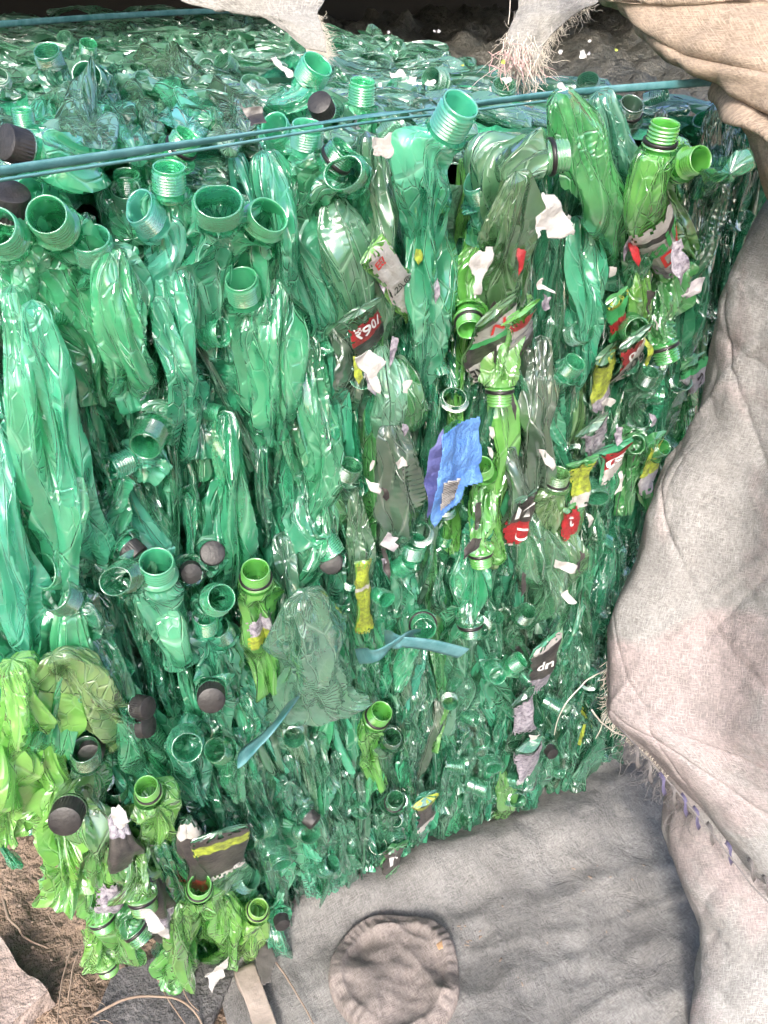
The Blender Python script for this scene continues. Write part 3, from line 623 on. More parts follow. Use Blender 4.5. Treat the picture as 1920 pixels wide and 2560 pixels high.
H(490, 2120, U, 520, 2230, .017, 'deep', 'bottle with red, white and black torn label left of big black label', neck=False, y=-.045, lamp=.2, c=.012, lab=(.02, .9, 0, 180, [('w', 0, .12), ('k', .12, .5), ('r', .5, .66), ('w', .66, .8), ('k', .8, 1)]))
H(1320, 1240, U, 1285, 1350, .011, 'dusty', 'bottle with black label and red block above the clear bulging end', neck=False, y=-.045, lamp=.1, flat=True, c=.0028, lobes=3, lab=(.02, .95, 10, 170, [('k', 0, .5), ('r', .5, .9), ('w', .9, 1)]), texts=[('IT', 'w', .3, 85, .2, 0, 90), ('C', 'w', .72, 90, .2, 0, 50)])
H(1420, 1270, U, 1425, 1390, .008, 'lgreen', 'green sliver with red and white label next to pale upright bottle', neck=False, y=-.035, lamp=.1, flat=True, c=.0028, lobes=3, lab=(.02, .5, 10, 170, [('r', 0, 1)]), texts=[('C', 'w', .25, 90, .2, 0, 60)])
H(905, 1400, U, 908, 1570, .006, 'lemon', 'yellow printed sliver standing upright at centre above the strap end', neck=False, y=-.035, lamp=.05, flat=True, c=.0028, lobes=3, twist=0, endw=1., lab=(.02, .97, 10, 170, [('y', 0, .3), ('w', .3, .36), ('y', .36, 1)]))
H(1515, 890, U, 1500, 1020, .015, 'dusty', 'bottle with yellow green print and white torn hem near teal mouth', neck=False, y=-.035, lamp=.1, flat=True, c=.0028, lobes=3, lab=(.02, .95, 10, 170, [('y', 0, .6), ('p', .6, .8), ('w', .8, 1)]))
H(1540, 740, U, 1540, 860, .009, 'lgreen', 'green, red and yellow printed sliver left of a green open mouth', neck=False, y=-.04, lamp=.05, flat=True, c=.0028, lobes=3, lab=(.02, .97, 10, 170, [('y', 0, .1), ('g', .1, .35), ('r', .35, .55), ('g', .55, .9), ('y', .9, 1)]))
H(1480, 1060, U, 1485, 1170, .014, 'dusty', 'bottle with grey purple fine print label beside green blades at right', neck=False, y=-.03, lamp=.1, flat=True, c=.0028, lobes=3, lab=(.05, .9, 10, 170, [('p', 0, 1)]))
H(1535, 1110, U, 1520, 1260, .014, 'green', 'green bottle with small red price tag above two light mouths', neck=False, y=-.03, lamp=.1, flat=True, c=.0028, lobes=3, lab=(.05, .45, 10, 170, [('r', 0, .6), ('w', .6, 1)]), texts=[('90', 'w', .2, 90, .14, 1, 80)])
H(1460, 1150, U, 1430, 1300, .012, 'lgreen', 'leaning green sliver with yellow print at right', neck=False, y=-.03, lamp=.1, flat=True, c=.0028, lobes=3, lab=(.1, .7, 10, 170, [('y', 0, .7), ('w', .7, 1)]))
H(1640, 1100, U, 1610, 1230, .012, 'lgreen', 'sliver with yellow print and torn white hem near the sacking', neck=False, y=-.03, lamp=.1, flat=True, c=.0028, lobes=3, lab=(.1, .9, 10, 170, [('y', 0, .6), ('o', .6, 1)]))
H(1308, 1730, U, 1300, 1900, .013, 'deep', 'dark bottle with pale grey printed band low at right', neck=False, y=-.03, lamp=.1, flat=True, c=.0028, lobes=3, lab=(.1, .5, 10, 170, [('p', 0, 1)]))
H(1320, 1850, U, 1305, 1990, .014, 'teal', 'teal bottle with grey ridged label low at right', neck=False, y=-.03, lamp=.1, flat=True, c=.0028, lobes=3, lab=(.1, .6, 10, 170, [('p', 0, .8), ('o', .8, 1)]))
H(985, 2120, U, 975, 2210, .014, 'lgreen', 'bright green bottle with black label, white mark, at the bottom bale edge', neck=False, y=-.03, lamp=.1, flat=True, c=.0028, lobes=3, lab=(.0, .5, 10, 170, [('k', 0, 1)]), texts=[('R', 'w', .25, 90, .2, 0, 50)])
H(1060, 1990, U, 1065, 2080, .012, 'teal', 'teal bottle with yellow tipped dark label near the bottom edge', neck=False, y=-.03, lamp=.1, flat=True, c=.0028, lobes=3, lab=(.0, .7, 10, 170, [('y', 0, .3), ('k', .3, .8), ('w', .8, 1)]))
H(1270, 1960, U, 1250, 2060, .016, 'lime', 'small lime crumpled bottle at the bottom right bale edge', neck=False, y=-.02)
H(1740, 900, U, 1735, 1010, .012, 'lgreen', 'green sliver with small white numbered label at far right', neck=False, y=-.02, lamp=.1, flat=True, c=.0028, lobes=3, lab=(.1, .6, 10, 170, [('g', 0, .3), ('o', .3, 1)]), texts=[('2', 'k', .4, 100, .18, 0, 30)])
H(310, 2110, U, 320, 2220, .018, 'olive', 'olive bottle with grey printed band left of bold ringed bottle', neck=False, y=-.045, lamp=.2, c=.014, lab=(.0, .4, 5, 175, [('p', 0, .4), ('k', .4, 1)]))
H(270, 2180, U, 285, 2290, .014, 'lime', 'narrow lime bottle with dark printed band near the left end', neck=False, y=-.04, lamp=.2, c=.012, lab=(.3, .7, 5, 175, [('p', 0, 1)]))
H(390, 2255, U, 420, 2350, .020, 'dusty', 'bottle wrapped in torn grey print with white paper', neck=False, y=-.05, lamp=.2, c=.012, lab=(.0, .9, 0, 180, [('k', 0, .35), ('p', .35, .6), ('k', .6, 1)]))

# ------------------------------------------------------------------ top of bale, special ones
TOPS = [(232, 205, .80, (-.35, -.8, .35), 300, 160, .022, 'teal', 'open ringed mouth facing out on top of the bale at left', dict(ns=1.5, nk=1)),
 (130, 165, .80, (-.2, -.5, .8), 180, 110, .022, 'teal', 'ringed neck behind the open mouth on top at left', dict(ns=1.5, nk=1)),
 (220, 135, .79, (.1, -.5, .8), 300, 90, .020, 'teal', 'small shaded ringed neck far back on top at left', dict(ns=1.3, nk=1)),
 (770, 205, .80, (.2, -.6, .7), 840, 140, .022, 'teal', 'shaded ringed neck with pale rim on top at centre', dict(ns=1.6, nk=1)),
 (903, 262, .79, (.0, -.2, 1), 1000, 200, .020, 'teal', 'fine ringed neck on top just behind the strap', dict(ns=1.4, nk=1)),
 (64, 318, .79, (.0, -.1, 1), 120, 250, .018, 'green', 'ringed neck on top behind the strap at far left', dict(ns=.95, nk=1)),
 (1760, 335, .76, (-.5, -.3, .8), 1830, 420, .022, 'deep', 'dark ringed neck in shade near the beige hessian', dict(ns=1.3, nk=1))]
for u, v, z, nd, u2, v2, a, col, lb, k in TOPS: k['ns'] *= .8; HT(u, v, z, nd, u2, v2, a, col, lb, **k)
HT(75, 375, .80, (-.6, -.3, .3), 130, 330, .02, 'mint', 'bottle with grey cap just behind the strap at left', cap=True, ns=1.0)
HT(812, 285, .80, (-.4, -.4, .5), 880, 300, .02, 'dusty', 'bottle with dark purple cap behind the strap at centre', cap=True, ns=.85,
   lab=(.25, .8, 20, 160, [('w', 0, .3), ('r', .3, .5), ('w', .5, .8), ('g', .8, 1)]), texts=[('W', 'g', .4, 90, .2, 0, 60)])
TB = [(250, 390, 215, 250, .030, 'pale', 'pale mint shiny bottle lying on top behind the strap at left', .03),
 (340, 380, 265, 265, .020, 'mint', 'slim mint bottle lying beside the pale one on top at left', .02),
 (480, 190, 380, 165, .040, 'dusty', 'large dusty rounded bottle lying on top of the bale', .03),
 (530, 300, 380, 230, .026, 'mint', 'glossy rim of a flattened bottle below the large dusty one', .015),
 (620, 330, 560, 230, .024, 'dusty', 'dusty bottle with dark sticky patch under the strap', .02),
 (390, 330, 330, 250, .018, 'pale', 'pale folded end beside the glossy rim on top', .015),
 (480, 345, 430, 290, .018, 'mint', 'small round ended mint bottle touching the strap from behind', .015),
 (570, 370, 555, 300, .015, 'ice', 'pale disc like bottle end touching the strap from behind', .012)]
for u, v, u2, v2, a, col, lb, c in TB:
    HT(u, v, .79, U, u2, v2, a, col, lb, neck=False, c=c)

# ------------------------------------------------------------------ the many other squeezed bottles
ANCH = [((140, 720), 'under the wide round mouth at upper left'), ((420, 720), 'under the upright finely ringed neck'), ((620, 860), 'under the two slanted oval mouths'),
 ((860, 620), 'left of the white strip reading 1.25L'), ((1080, 620), 'under the mouth rising over the strap'), ((1290, 640), 'behind the broad olive sheet'), ((1500, 620), 'under the curved lime bottle'),
 ((1690, 640), 'around the red green script label'), ((1800, 620), 'at the dark right corner by the sacking'), ((160, 1150), 'among the very long blades at left'), ((380, 1130), 'around the down facing ringed mouth'),
 ((640, 1180), 'left of the grey crumpled sheet'), ((830, 1010), 'around the red price label'), ((1000, 1250), 'around the grey crumpled sheet'), ((1120, 1000), 'above the blue packet'), ((1330, 1050), 'around the long grey dusty bottle'),
 ((1500, 1120), 'around the fine print label at right'), ((1650, 1050), 'beside the sacking above the dark gap'), ((110, 1480), 'left of the oval mouth beside the milky bottle'), ((420, 1600), 'around the milky mint bottle'),
 ((650, 1560), 'around the lime bottle over the strap end'), ((870, 1500), 'around the yellow printed sliver'), ((1080, 1480), 'under the blue packet tip'), ((1350, 1640), 'around the upside down black label'),
 ((1480, 1450), 'right of the bulging clear end'), ((1500, 1750), 'beside the curled loose thread'), ((180, 1800), 'beside the three slate caps'), ((480, 1880), 'around the cloudy round mouth'), ((720, 1900), 'under the large round clear base'),
 ((940, 1900), 'around the lime ringed neck low down'), ((1150, 1800), 'under the upper strap end'), ((1320, 1880), 'around the pale printed bands low at right'), ((330, 2120), 'in the lime cluster at lower left'),
 ((700, 2150), 'right of the big black label'), ((880, 2100), 'along the bottom edge near the grey sheet'), ((1120, 2020), 'on the bottom edge before the lime crumple'),
 ((150, 260), 'on top behind the strap at left'), ((500, 130), 'on top around the large dusty bottle'), ((800, 150), 'on top under the first white flap'), ((1050, 200), 'on top in front of the frayed tassel'), ((1350, 200), 'on top right of the frayed tassel'), ((700, 300), 'on top beside the dark sticky patch'), ((1600, 280), 'on top by the right strap end')]
TINT = {'mint': 'bright mint', 'green': 'mid green', 'deep': 'dark green', 'teal': 'teal', 'lime': 'lime', 'lemon': 'lemon', 'dusty': 'dusty green', 'pale': 'pale green', 'olive': 'olive', 'grime': 'grimy grey', 'lgreen': 'light green', 'clear': 'greyish', 'ice': 'ice green', 'milky': 'milky'}
FILL = []
def filler(P, nd, E, N0, a, c, col, neck, band, cap, **k):
    if P[0] > .0 and random.random() < .10: col = 'grime'
    if P[0] <= .0 and random.random() < .07: col = 'dusty'
    o, G = bottle(P, nd, E, N0=N0, a=a, c=c, col=col, neck=neck, band=band and neck, cap=cap and neck, label='x', **k)
    m = (np.asarray(P)+np.asarray(E))/2; FILL.append((o, project(m), col, 'capped' if (cap and neck) else 'ring-necked' if (band and neck) else 'open-necked' if neck else 'flattened'))
def pick(w): 
    ks = list(w); return random.choices(ks, [w[k] for k in ks])[0]
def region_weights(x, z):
    if x > .20: return {'deep': 6, 'green': 1, 'dusty': 1, 'teal': 1, 'lgreen': 1.8 if z > .3 else 0, 'lime': .5 if z > .35 else 0}  # dark tints favoured: shade at the right end put into bottle colours
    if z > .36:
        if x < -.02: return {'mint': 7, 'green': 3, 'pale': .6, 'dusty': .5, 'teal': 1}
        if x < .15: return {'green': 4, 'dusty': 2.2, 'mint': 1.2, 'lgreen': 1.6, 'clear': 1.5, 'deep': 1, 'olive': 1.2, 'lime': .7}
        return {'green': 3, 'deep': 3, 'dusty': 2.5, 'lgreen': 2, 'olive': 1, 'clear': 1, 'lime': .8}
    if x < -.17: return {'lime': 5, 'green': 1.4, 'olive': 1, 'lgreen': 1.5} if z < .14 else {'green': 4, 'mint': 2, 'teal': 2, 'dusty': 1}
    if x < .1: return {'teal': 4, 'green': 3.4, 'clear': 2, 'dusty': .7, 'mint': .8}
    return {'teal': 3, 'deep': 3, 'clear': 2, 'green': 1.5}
def xleft(z): return -.235-.095*min(1, max(0, z/.33))-.055*min(1, max(0, (z-.36)/.1))
rows = [(.775, .22, .030, .75), (.62, .22, .030, .3), (.49, .20, .028, .25), (.375, .17, .027, .55), (.27, .15, .024, .3), (.185, .13, .023, .2), (.115, .11, .023, .15)]
for zt, ln, dx, pn in rows:
    x = xleft(zt-ln*.5)+random.uniform(.0, .02)
    while x < (.355 if zt < .3 else .41):
        z0 = min(.785, zt+random.uniform(-.07, .07)); L = ln*random.uniform(.9, 1.7)
        z1 = max(.012, z0-L); lean = random.gauss(.03 if x < -.05 else -.005, .022)
        x1 = x+lean*(z0-z1)/.2
        if x1 < xleft(z1)-.01: x1 = xleft(z1)
        y0 = ysurf(x, z0)+random.uniform(.006, .026); y1 = ysurf(x1, z1)+random.uniform(.006, .026)
        if z0 > .74: y0 += .01
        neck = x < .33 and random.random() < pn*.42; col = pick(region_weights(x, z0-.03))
        fin = random.random() < .68
        a = random.uniform(.008, .014) if fin else random.uniform(.017, .026); c = random.uniform(.022, .032) if fin else random.uniform(.010, .016)
        nd = random.choice([U, UL, UR, (random.uniform(-.3, .3), -.5, .8)])
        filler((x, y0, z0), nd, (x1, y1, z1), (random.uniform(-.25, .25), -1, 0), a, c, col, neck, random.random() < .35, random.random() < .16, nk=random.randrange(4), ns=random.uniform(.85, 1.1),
               lab=(random.uniform(.2, .4), random.uniform(.5, .7), 10, 170, random.choice([[('p', 0, 1)], [('k', 0, .6), ('w', .6, 1)], [('y', 0, 1)], [('r', 0, .3), ('w', .3, 1)]])) if (x > .0 and neck and random.random() < .22) else None)
        x += dx*random.uniform(.75, 1.25)*(.95 if zt > .4 else .88)
# top layer
for yr in range(10):
    y = .045+yr*.078+random.uniform(-.01, .01); x = -.27+.02*yr+random.uniform(0, .03)
    nx = 0
    while x < .36 and N_BOT[0] < 352:
        if yr > 3 and x < -.23+.02*yr: x += .05; continue
        L = random.uniform(.10, .19); an = math.radians(random.gauss(118, 16)); z = .775+random.uniform(-.012, .012)-.03*max(0, (x-.26)/.1)
        P = np.array([x, y, z]); E = P+L*np.array([math.cos(an), math.sin(an), random.uniform(-.1, .1)])
        neck = random.random() < .08
        w = {'dusty': 4, 'clear': 4, 'green': 2, 'grime': .5, 'mint': 2 if y < .35 else .4, 'pale': 2, 'teal': .5}
        filler(P, (random.uniform(-.4, .4), -.5, .6), E, (0, -.3, 1), random.uniform(.020, .032), random.uniform(.009, .015), pick(w), neck, random.random() < .3, random.random() < .2, nk=random.randrange(4))
        x += random.uniform(.052, .078)
print('bottles', N_BOT[0], 'fillers', len(FILL))
cells = {}
for it in FILL:
    o, (u, v), col, st = it; k = min(range(len(ANCH)), key=lambda q: (ANCH[q][0][0]-u)**2+(ANCH[q][0][1]-v)**2)
    cells.setdefault((k, col, st), []).append((u, v, o))
ORD = ['leftmost', 'second from left', 'third from left', 'fourth from left', 'fifth from left', 'sixth from left', 'seventh from left', 'eighth from left']
for (k, col, st), L in cells.items():
    L.sort(key=lambda q: q[0])
    for i, (u, v, o) in enumerate(L):
        o['label'] = (f'{TINT[col]} {st} bottle ' if len(L) == 1 else f'{TINT[col]} {st} bottle, {ORD[min(i, 7)]}, ')+ANCH[k][1]
        o['group'] = 'crushed bottles packed in the bale'
for o in C.objects:
    if o.get('category') == 'bottle' and not o.get('group'): o['group'] = 'crushed bottles packed in the bale'

# ------------------------------------------------------------------ the rest of the bale: packed mass behind the counted bottles
A = Acc(); rs = np.random.RandomState(3)
def patch(fn, nu, nv, flip=False):
    uu, vv = np.meshgrid(np.linspace(0, 1, nu), np.linspace(0, 1, nv), indexing='ij'); P = fn(uu, vv)
    F = grid_faces(nu, nv, False); A.add(P.reshape(-1, 3), F, 0)
def front(u, v):
    z = .005+.745*v; xl = -.195-.10*np.clip(z/.33, 0, 1)-.07*np.clip((z-.36)/.1, 0, 1); x = xl+(.345+.06*np.clip((z-.2)/.2, 0, 1)-xl)*u
    y = .032+np.clip((x-.30)/.1, 0, 1)**2*.04; P = np.stack([x, y, z], -1)
    P[..., 1] -= .016*np.abs(noise3(P*[75, 75, 11], 4))+.012*fbm(P*[30, 30, 14], 5, 3); return P
patch(front, 260, 120)
def top(u, v):
    x = -.40+.81*u; y = .03+1.35*v; z = .755-.02*np.clip((x-.25)/.1, 0, 1)+0*y; P = np.stack([x, y, z], -1)
    P[..., 2] += .022*np.abs(noise3(P @ np.array([[60, 10, 0], [22, 8, 0], [0, 0, 1.]]), 9))+.012*fbm(P*26, 7, 3); return P
patch(top, 170, 200)
def side(u, v):
    y = .08+1.3*u; z = .005+.75*v; x = .352+.055*np.clip((z-.2)/.2, 0, 1)+0*y; P = np.stack([x, y, z], -1); P[..., 0] += .02*fbm(P*[10, 40, 12], 8, 3); return P
patch(side, 80, 60)
def sidel(u, v):
    y = .03+1.35*u; z = .005+.75*v; x = -.195-.10*np.clip(z/.33, 0, 1)-.07*np.clip((z-.36)/.1, 0, 1); P = np.stack([x, y, z], -1); P[..., 0] += .02*fbm(P*[10, 40, 12], 18, 3); return P
patch(sidel, 80, 60)
def back(u, v):
    return np.stack([-.40+.75*u, 1.38+0*u, .005+.75*v], -1)
patch(back, 6, 6)
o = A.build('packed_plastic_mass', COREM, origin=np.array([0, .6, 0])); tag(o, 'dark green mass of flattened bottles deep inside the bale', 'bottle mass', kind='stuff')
# loose small squeezed blades between the counted bottles, one mass
A = Acc()
def blade(P, E, N0, a, c, seed):
    G, uv = shell([P, (P+E)/2+rs.normal(0, .006, 3), E], N0, a, c, 20, 20, 5, .45, .004, 18, seed, False, .85, .8)
    F = grid_faces(20, 20, True); A.add(G.reshape(-1, 3), F, 0); A.U.append(uv+np.array([seed*.37 % 7, seed*.61 % 5]))
SPEC = {'mint_blades': ((.08, .74, .44, .6), 'thin bright mint blades of squeezed bottles in the upper left gaps'), 'dark_blades': ((.035, .34, .20, .6), 'thin dark green blades of squeezed bottles in the right and lower gaps'),
        'top_blades': ((.20, .46, .32, .45), 'grey green blades of squeezed bottles covering the top of the bale'), 'lime_blades': ((.20, .60, .06, .2), 'lime slivers filling gaps at the lower left end')}
ACC = {k: Acc() for k in SPEC}
for i in range(1250):
    z0 = rs.uniform(.04, .775); x = rs.uniform(xleft(z0)+.02, .345+.06*min(1, max(0, (z0-.2)/.2))); L = rs.uniform(.07, .20)*(1 if z0 > .4 else .8); z1 = max(.008, z0-L); f = rs.rand() < .5
    if z0 < .10: z0 += .07
    if z1 < .05: z1 = .010+rs.uniform(0, .006)
    y = ysurf(x, z0)+(rs.uniform(-.010, .010) if f else rs.uniform(.008, .03))
    k = 'mint_blades' if (x < .03+.1*(z0-.5) and z0 > .33 and rs.rand() < .8) else 'lime_blades' if (x < -.17 and z0 < .2 and rs.rand() < .6) else 'dark_blades'; A = ACC[k]
    blade(np.array([x, y+.010, z0]), np.array([x+rs.normal(.008 if x < 0 else -.002, .010), y+.010+(.016 if z1 < .05 else 0), z1]), (rs.uniform(-.4, .4), -1, 0), (rs.uniform(.003, .006) if f else rs.uniform(.005, .010)) if z0 > .42 else rs.uniform(.0055, .0115), rs.uniform(.009, .016), i+900)
def mass_neck(A, p, d, sc):
    me = NECKS[rs.randint(0, 4)]; V = np.empty(len(me.vertices)*3); me.vertices.foreach_get('co', V); V = V.reshape(-1, 3)*sc
    R9 = np.array(Vector(d).to_track_quat('Z', 'Y').to_matrix()); A.add(V@R9.T+p, [tuple(q.vertices) for q in me.polygons], 1); A.U.append(np.zeros((len(V), 2)))
for i in range(110):
    z = rs.uniform(.05, .72); x = rs.uniform(xleft(z)+.03, .33); k = 'mint_blades' if (x < .03 and z > .36) else 'dark_blades'
    mass_neck(ACC[k], np.array([x, ysurf(x, z)-rs.uniform(-.004, .010), z]), (rs.uniform(-.7, .7), -rs.uniform(.3, .8), rs.uniform(-.3, 1)), rs.uniform(.5, .72))
for i in range(40):
    x, y = rs.uniform(-.28, .36), rs.uniform(.05, 1.0); mass_neck(ACC['top_blades'], np.array([x, y, .775]), (rs.uniform(-.7, .7), -rs.uniform(.2, .8), rs.uniform(.2, .8)), rs.uniform(.6, .8))
A = ACC['top_blades']
for i in range(420):
    yy = rs.uniform(.02, 1.25); x = rs.uniform(-.33, .39); L = rs.uniform(.09, .20); an = math.radians(rs.normal(118, 20)); z = .77+rs.uniform(-.012, .010)
    P = np.array([x, yy, z]); blade(P, P+L*np.array([math.cos(an), math.sin(an), 0]), (0, -.2, 1), rs.uniform(.012, .022), rs.uniform(.006, .011), i+2900)
for i in range(60):
    z0 = rs.uniform(.05, .74); y = rs.uniform(.06, .6); L = rs.uniform(.08, .16)
    A = ACC['dark_blades']; blade(np.array([.39, y, z0]), np.array([.38, y+rs.normal(0, .02), max(.01, z0-L)]), (1, -.2, 0), .012, .016, i+5900)
for k, (colr, lb) in SPEC.items():
    o = ACC[k].build('squeezed_plastic_blades', [PET, PETN], origin=np.array([0, .6, 0]), color=colr, sharp=30, uv=np.concatenate(ACC[k].U)); tag(o, lb, 'bottle mass', kind='stuff')

# neighbouring bale in deep shade
A = Acc(); 
def nb(u, v):
    x = .46+1.4*u; y = .20+1.5*v; P = np.stack([x, y, .735+0*x], -1); P[..., 2] += .03*fbm(P*18, 31, 4)-.6*np.clip((.03-v)/.03, 0, 1)-.6*np.clip((.02-u)/.02, 0, 1); return P
uu, vv = np.meshgrid(np.linspace(0, 1, 140), np.linspace(0, 1, 140), indexing='ij'); P = nb(uu, vv); A.add(P.reshape(-1, 3), grid_faces(140, 140, False), 0)
NBM = simple('shade_darkened_plastic', (.09, .085, .07), .5, .2, 26, 1, .01, col2=(.03, .032, .026))  # dark tones put the deep shade into the colour
o = A.build('neighbouring_bale', NBM, origin=np.array([1.1, .9, 0])); tag(o, 'bale top beyond the green one, coloured dark for deep shade', 'bale')

# ------------------------------------------------------------------ straps
def ribbon(pts, wdir, w, name, label, th=.0009, twist=None, parent=None):
    pts = np.asarray(pts, float); n = 60; t = np.linspace(0, 1, n); P = catmull(pts, t); T = np.gradient(P, axis=0); T /= np.linalg.norm(T, axis=1)[:, None]
    V = []; W0 = np.asarray(wdir, float)
    for i in range(n):
        W = W0-T[i]*(W0@T[i]); W /= np.linalg.norm(W); Nn = np.cross(T[i], W); a = (twist(t[i]) if twist else 0)
        W, Nn = W*math.cos(a)+Nn*math.sin(a), Nn*math.cos(a)-W*math.sin(a)
        for k in np.linspace(-1, 1, 5): V.append(P[i]+W*w/2*k+Nn*.0006*math.cos(k*1.5))
    o = mesh_obj(name, V, grid_faces(n, 5, False), STRAPM, parent, origin=None if parent else np.array(P[0])); m = o.modifiers.new('t', 'SOLIDIFY'); m.thickness = th
    if label: tag(o, label, 'strap')
    return o
sp = [on_level(u, v, .805) for u, v in ((-260, 462), (0, 425), (500, 352), (900, 290), (1150, 262), (1400, 232), (1640, 214), (1850, 200))]
ribbon(sp, (0, -.45, 1), .0048, 'packing_strap', 'upper teal packing strap stretched tight across the whole bale top edge', twist=lambda t: .15+1.1*math.exp(-((t-.44)/.13)**2)-.7*min(1, max(0, (t-.72)/.2)))
sp2 = [p+np.array([0, .001, -.0035]) for p in sp]
ribbon([p+np.array([0, -.004, -.0025]) for p in sp[:6]], (0, -.8, .6), .0025, 'packing_strap', 'thin second layer of teal strap lying under the stretched one', twist=lambda t: .3)
ribbon([on_level(u, v, .80) for u, v in ((-80, 66), (0, 60), (280, 40), (530, 27), (760, 22))], (0, -.3, 1), .008, 'packing_strap', 'faint dark teal strap far back on the bale top in shade')
ribbon([on_front(u, v, y) for u, v, y in ((895, 1640, -.02), (935, 1635, -.05), (975, 1612, -.06), (1010, 1590, -.055), (1040, 1585, -.03))], (0, -.5, 1), .013, 'packing_strap', 'short curled piece of teal strap at centre')
ribbon([on_front(u, v, y) for u, v, y in ((965, 1595, -.03), (1000, 1602, -.055), (1080, 1612, -.06), (1158, 1632, -.06))], (.1, -.3, 1), .014, 'packing_strap', 'teal strap end sticking out to the right at centre')
ribbon([on_front(u, v, y) for u, v, y in ((735, 1750, -.03), (700, 1800, -.055), (655, 1850, -.06), (597, 1902, -.055))], (.6, -.35, .7), .017, 'packing_strap', 'light teal strap end slanting down left below the clear round base')

# ------------------------------------------------------------------ torn paper, blue packet
def sheet(name, outline, dep_fn, mat, label, cat, amp=.006, n=26, seed=0, kind_pts='front', mats=None, group=None, freq=45):
    """crumpled thin sheet filling a polygon that stands at its own place on the bale"""
    O = np.array(outline, float); lo, hi = O.min(0), O.max(0)
    def inside(x, y):
        c = False; j = len(O)-1
        for i in range(len(O)):
            if (O[i][1] > y) != (O[j][1] > y) and x < (O[j][0]-O[i][0])*(y-O[i][1])/(O[j][1]-O[i][1])+O[i][0]: c = not c
            j = i
        return c
    V = []; F = []; idx = {}
    xs = np.linspace(lo[0], hi[0], n); ys = np.linspace(lo[1], hi[1], n)
    rs_ = np.random.RandomState(seed)
    def vid(i, j):
        if (i, j) not in idx:
            p = dep_fn(xs[i], ys[j]); idx[(i, j)] = len(V); V.append(p)
        return idx[(i, j)]
    for i in range(n-1):
        for j in range(n-1):
            if inside((xs[i]+xs[i+1])/2, (ys[j]+ys[j+1])/2): F.append((vid(i, j), vid(i+1, j), vid(i+1, j+1), vid(i, j+1)))
    V = np.array(V); d = np.abs(noise3(V*freq+seed, seed))+.4*fbm(V*freq*2, seed+1, 2)
    V = V+np.array([.1, -1, .2])*(amp*d)[:, None]
    o = mesh_obj(name, V, F, mat, origin=V.mean(0), sharp=28); m = o.modifiers.new('t', 'SOLIDIFY'); m.thickness = .0004
    tag(o, label, cat, group); return o
def blob(cx, cy, r, n, seed, asp=1.0, rough=.35, rot=0):
    q = random.Random(seed); return [(cx+(r*asp*math.cos(t)*math.cos(rot)-r*math.sin(t)*math.sin(rot))*f, cy+(r*asp*math.cos(t)*math.sin(rot)+r*math.sin(t)*math.cos(rot))*f) for k in range(n) for t, f in [(2*math.pi*k/n, q.uniform(1-rough, 1+rough))]]
fr = lambda y: (lambda u, v: on_front(u, v, y))
def tp(z):
    st = {}
    def f(u, v):
        if 'd' not in st: p = on_level(u, v, z-.004); st['d'] = (p-CAM)@FWD
        return at_depth(u, v, st['d'])
    return f
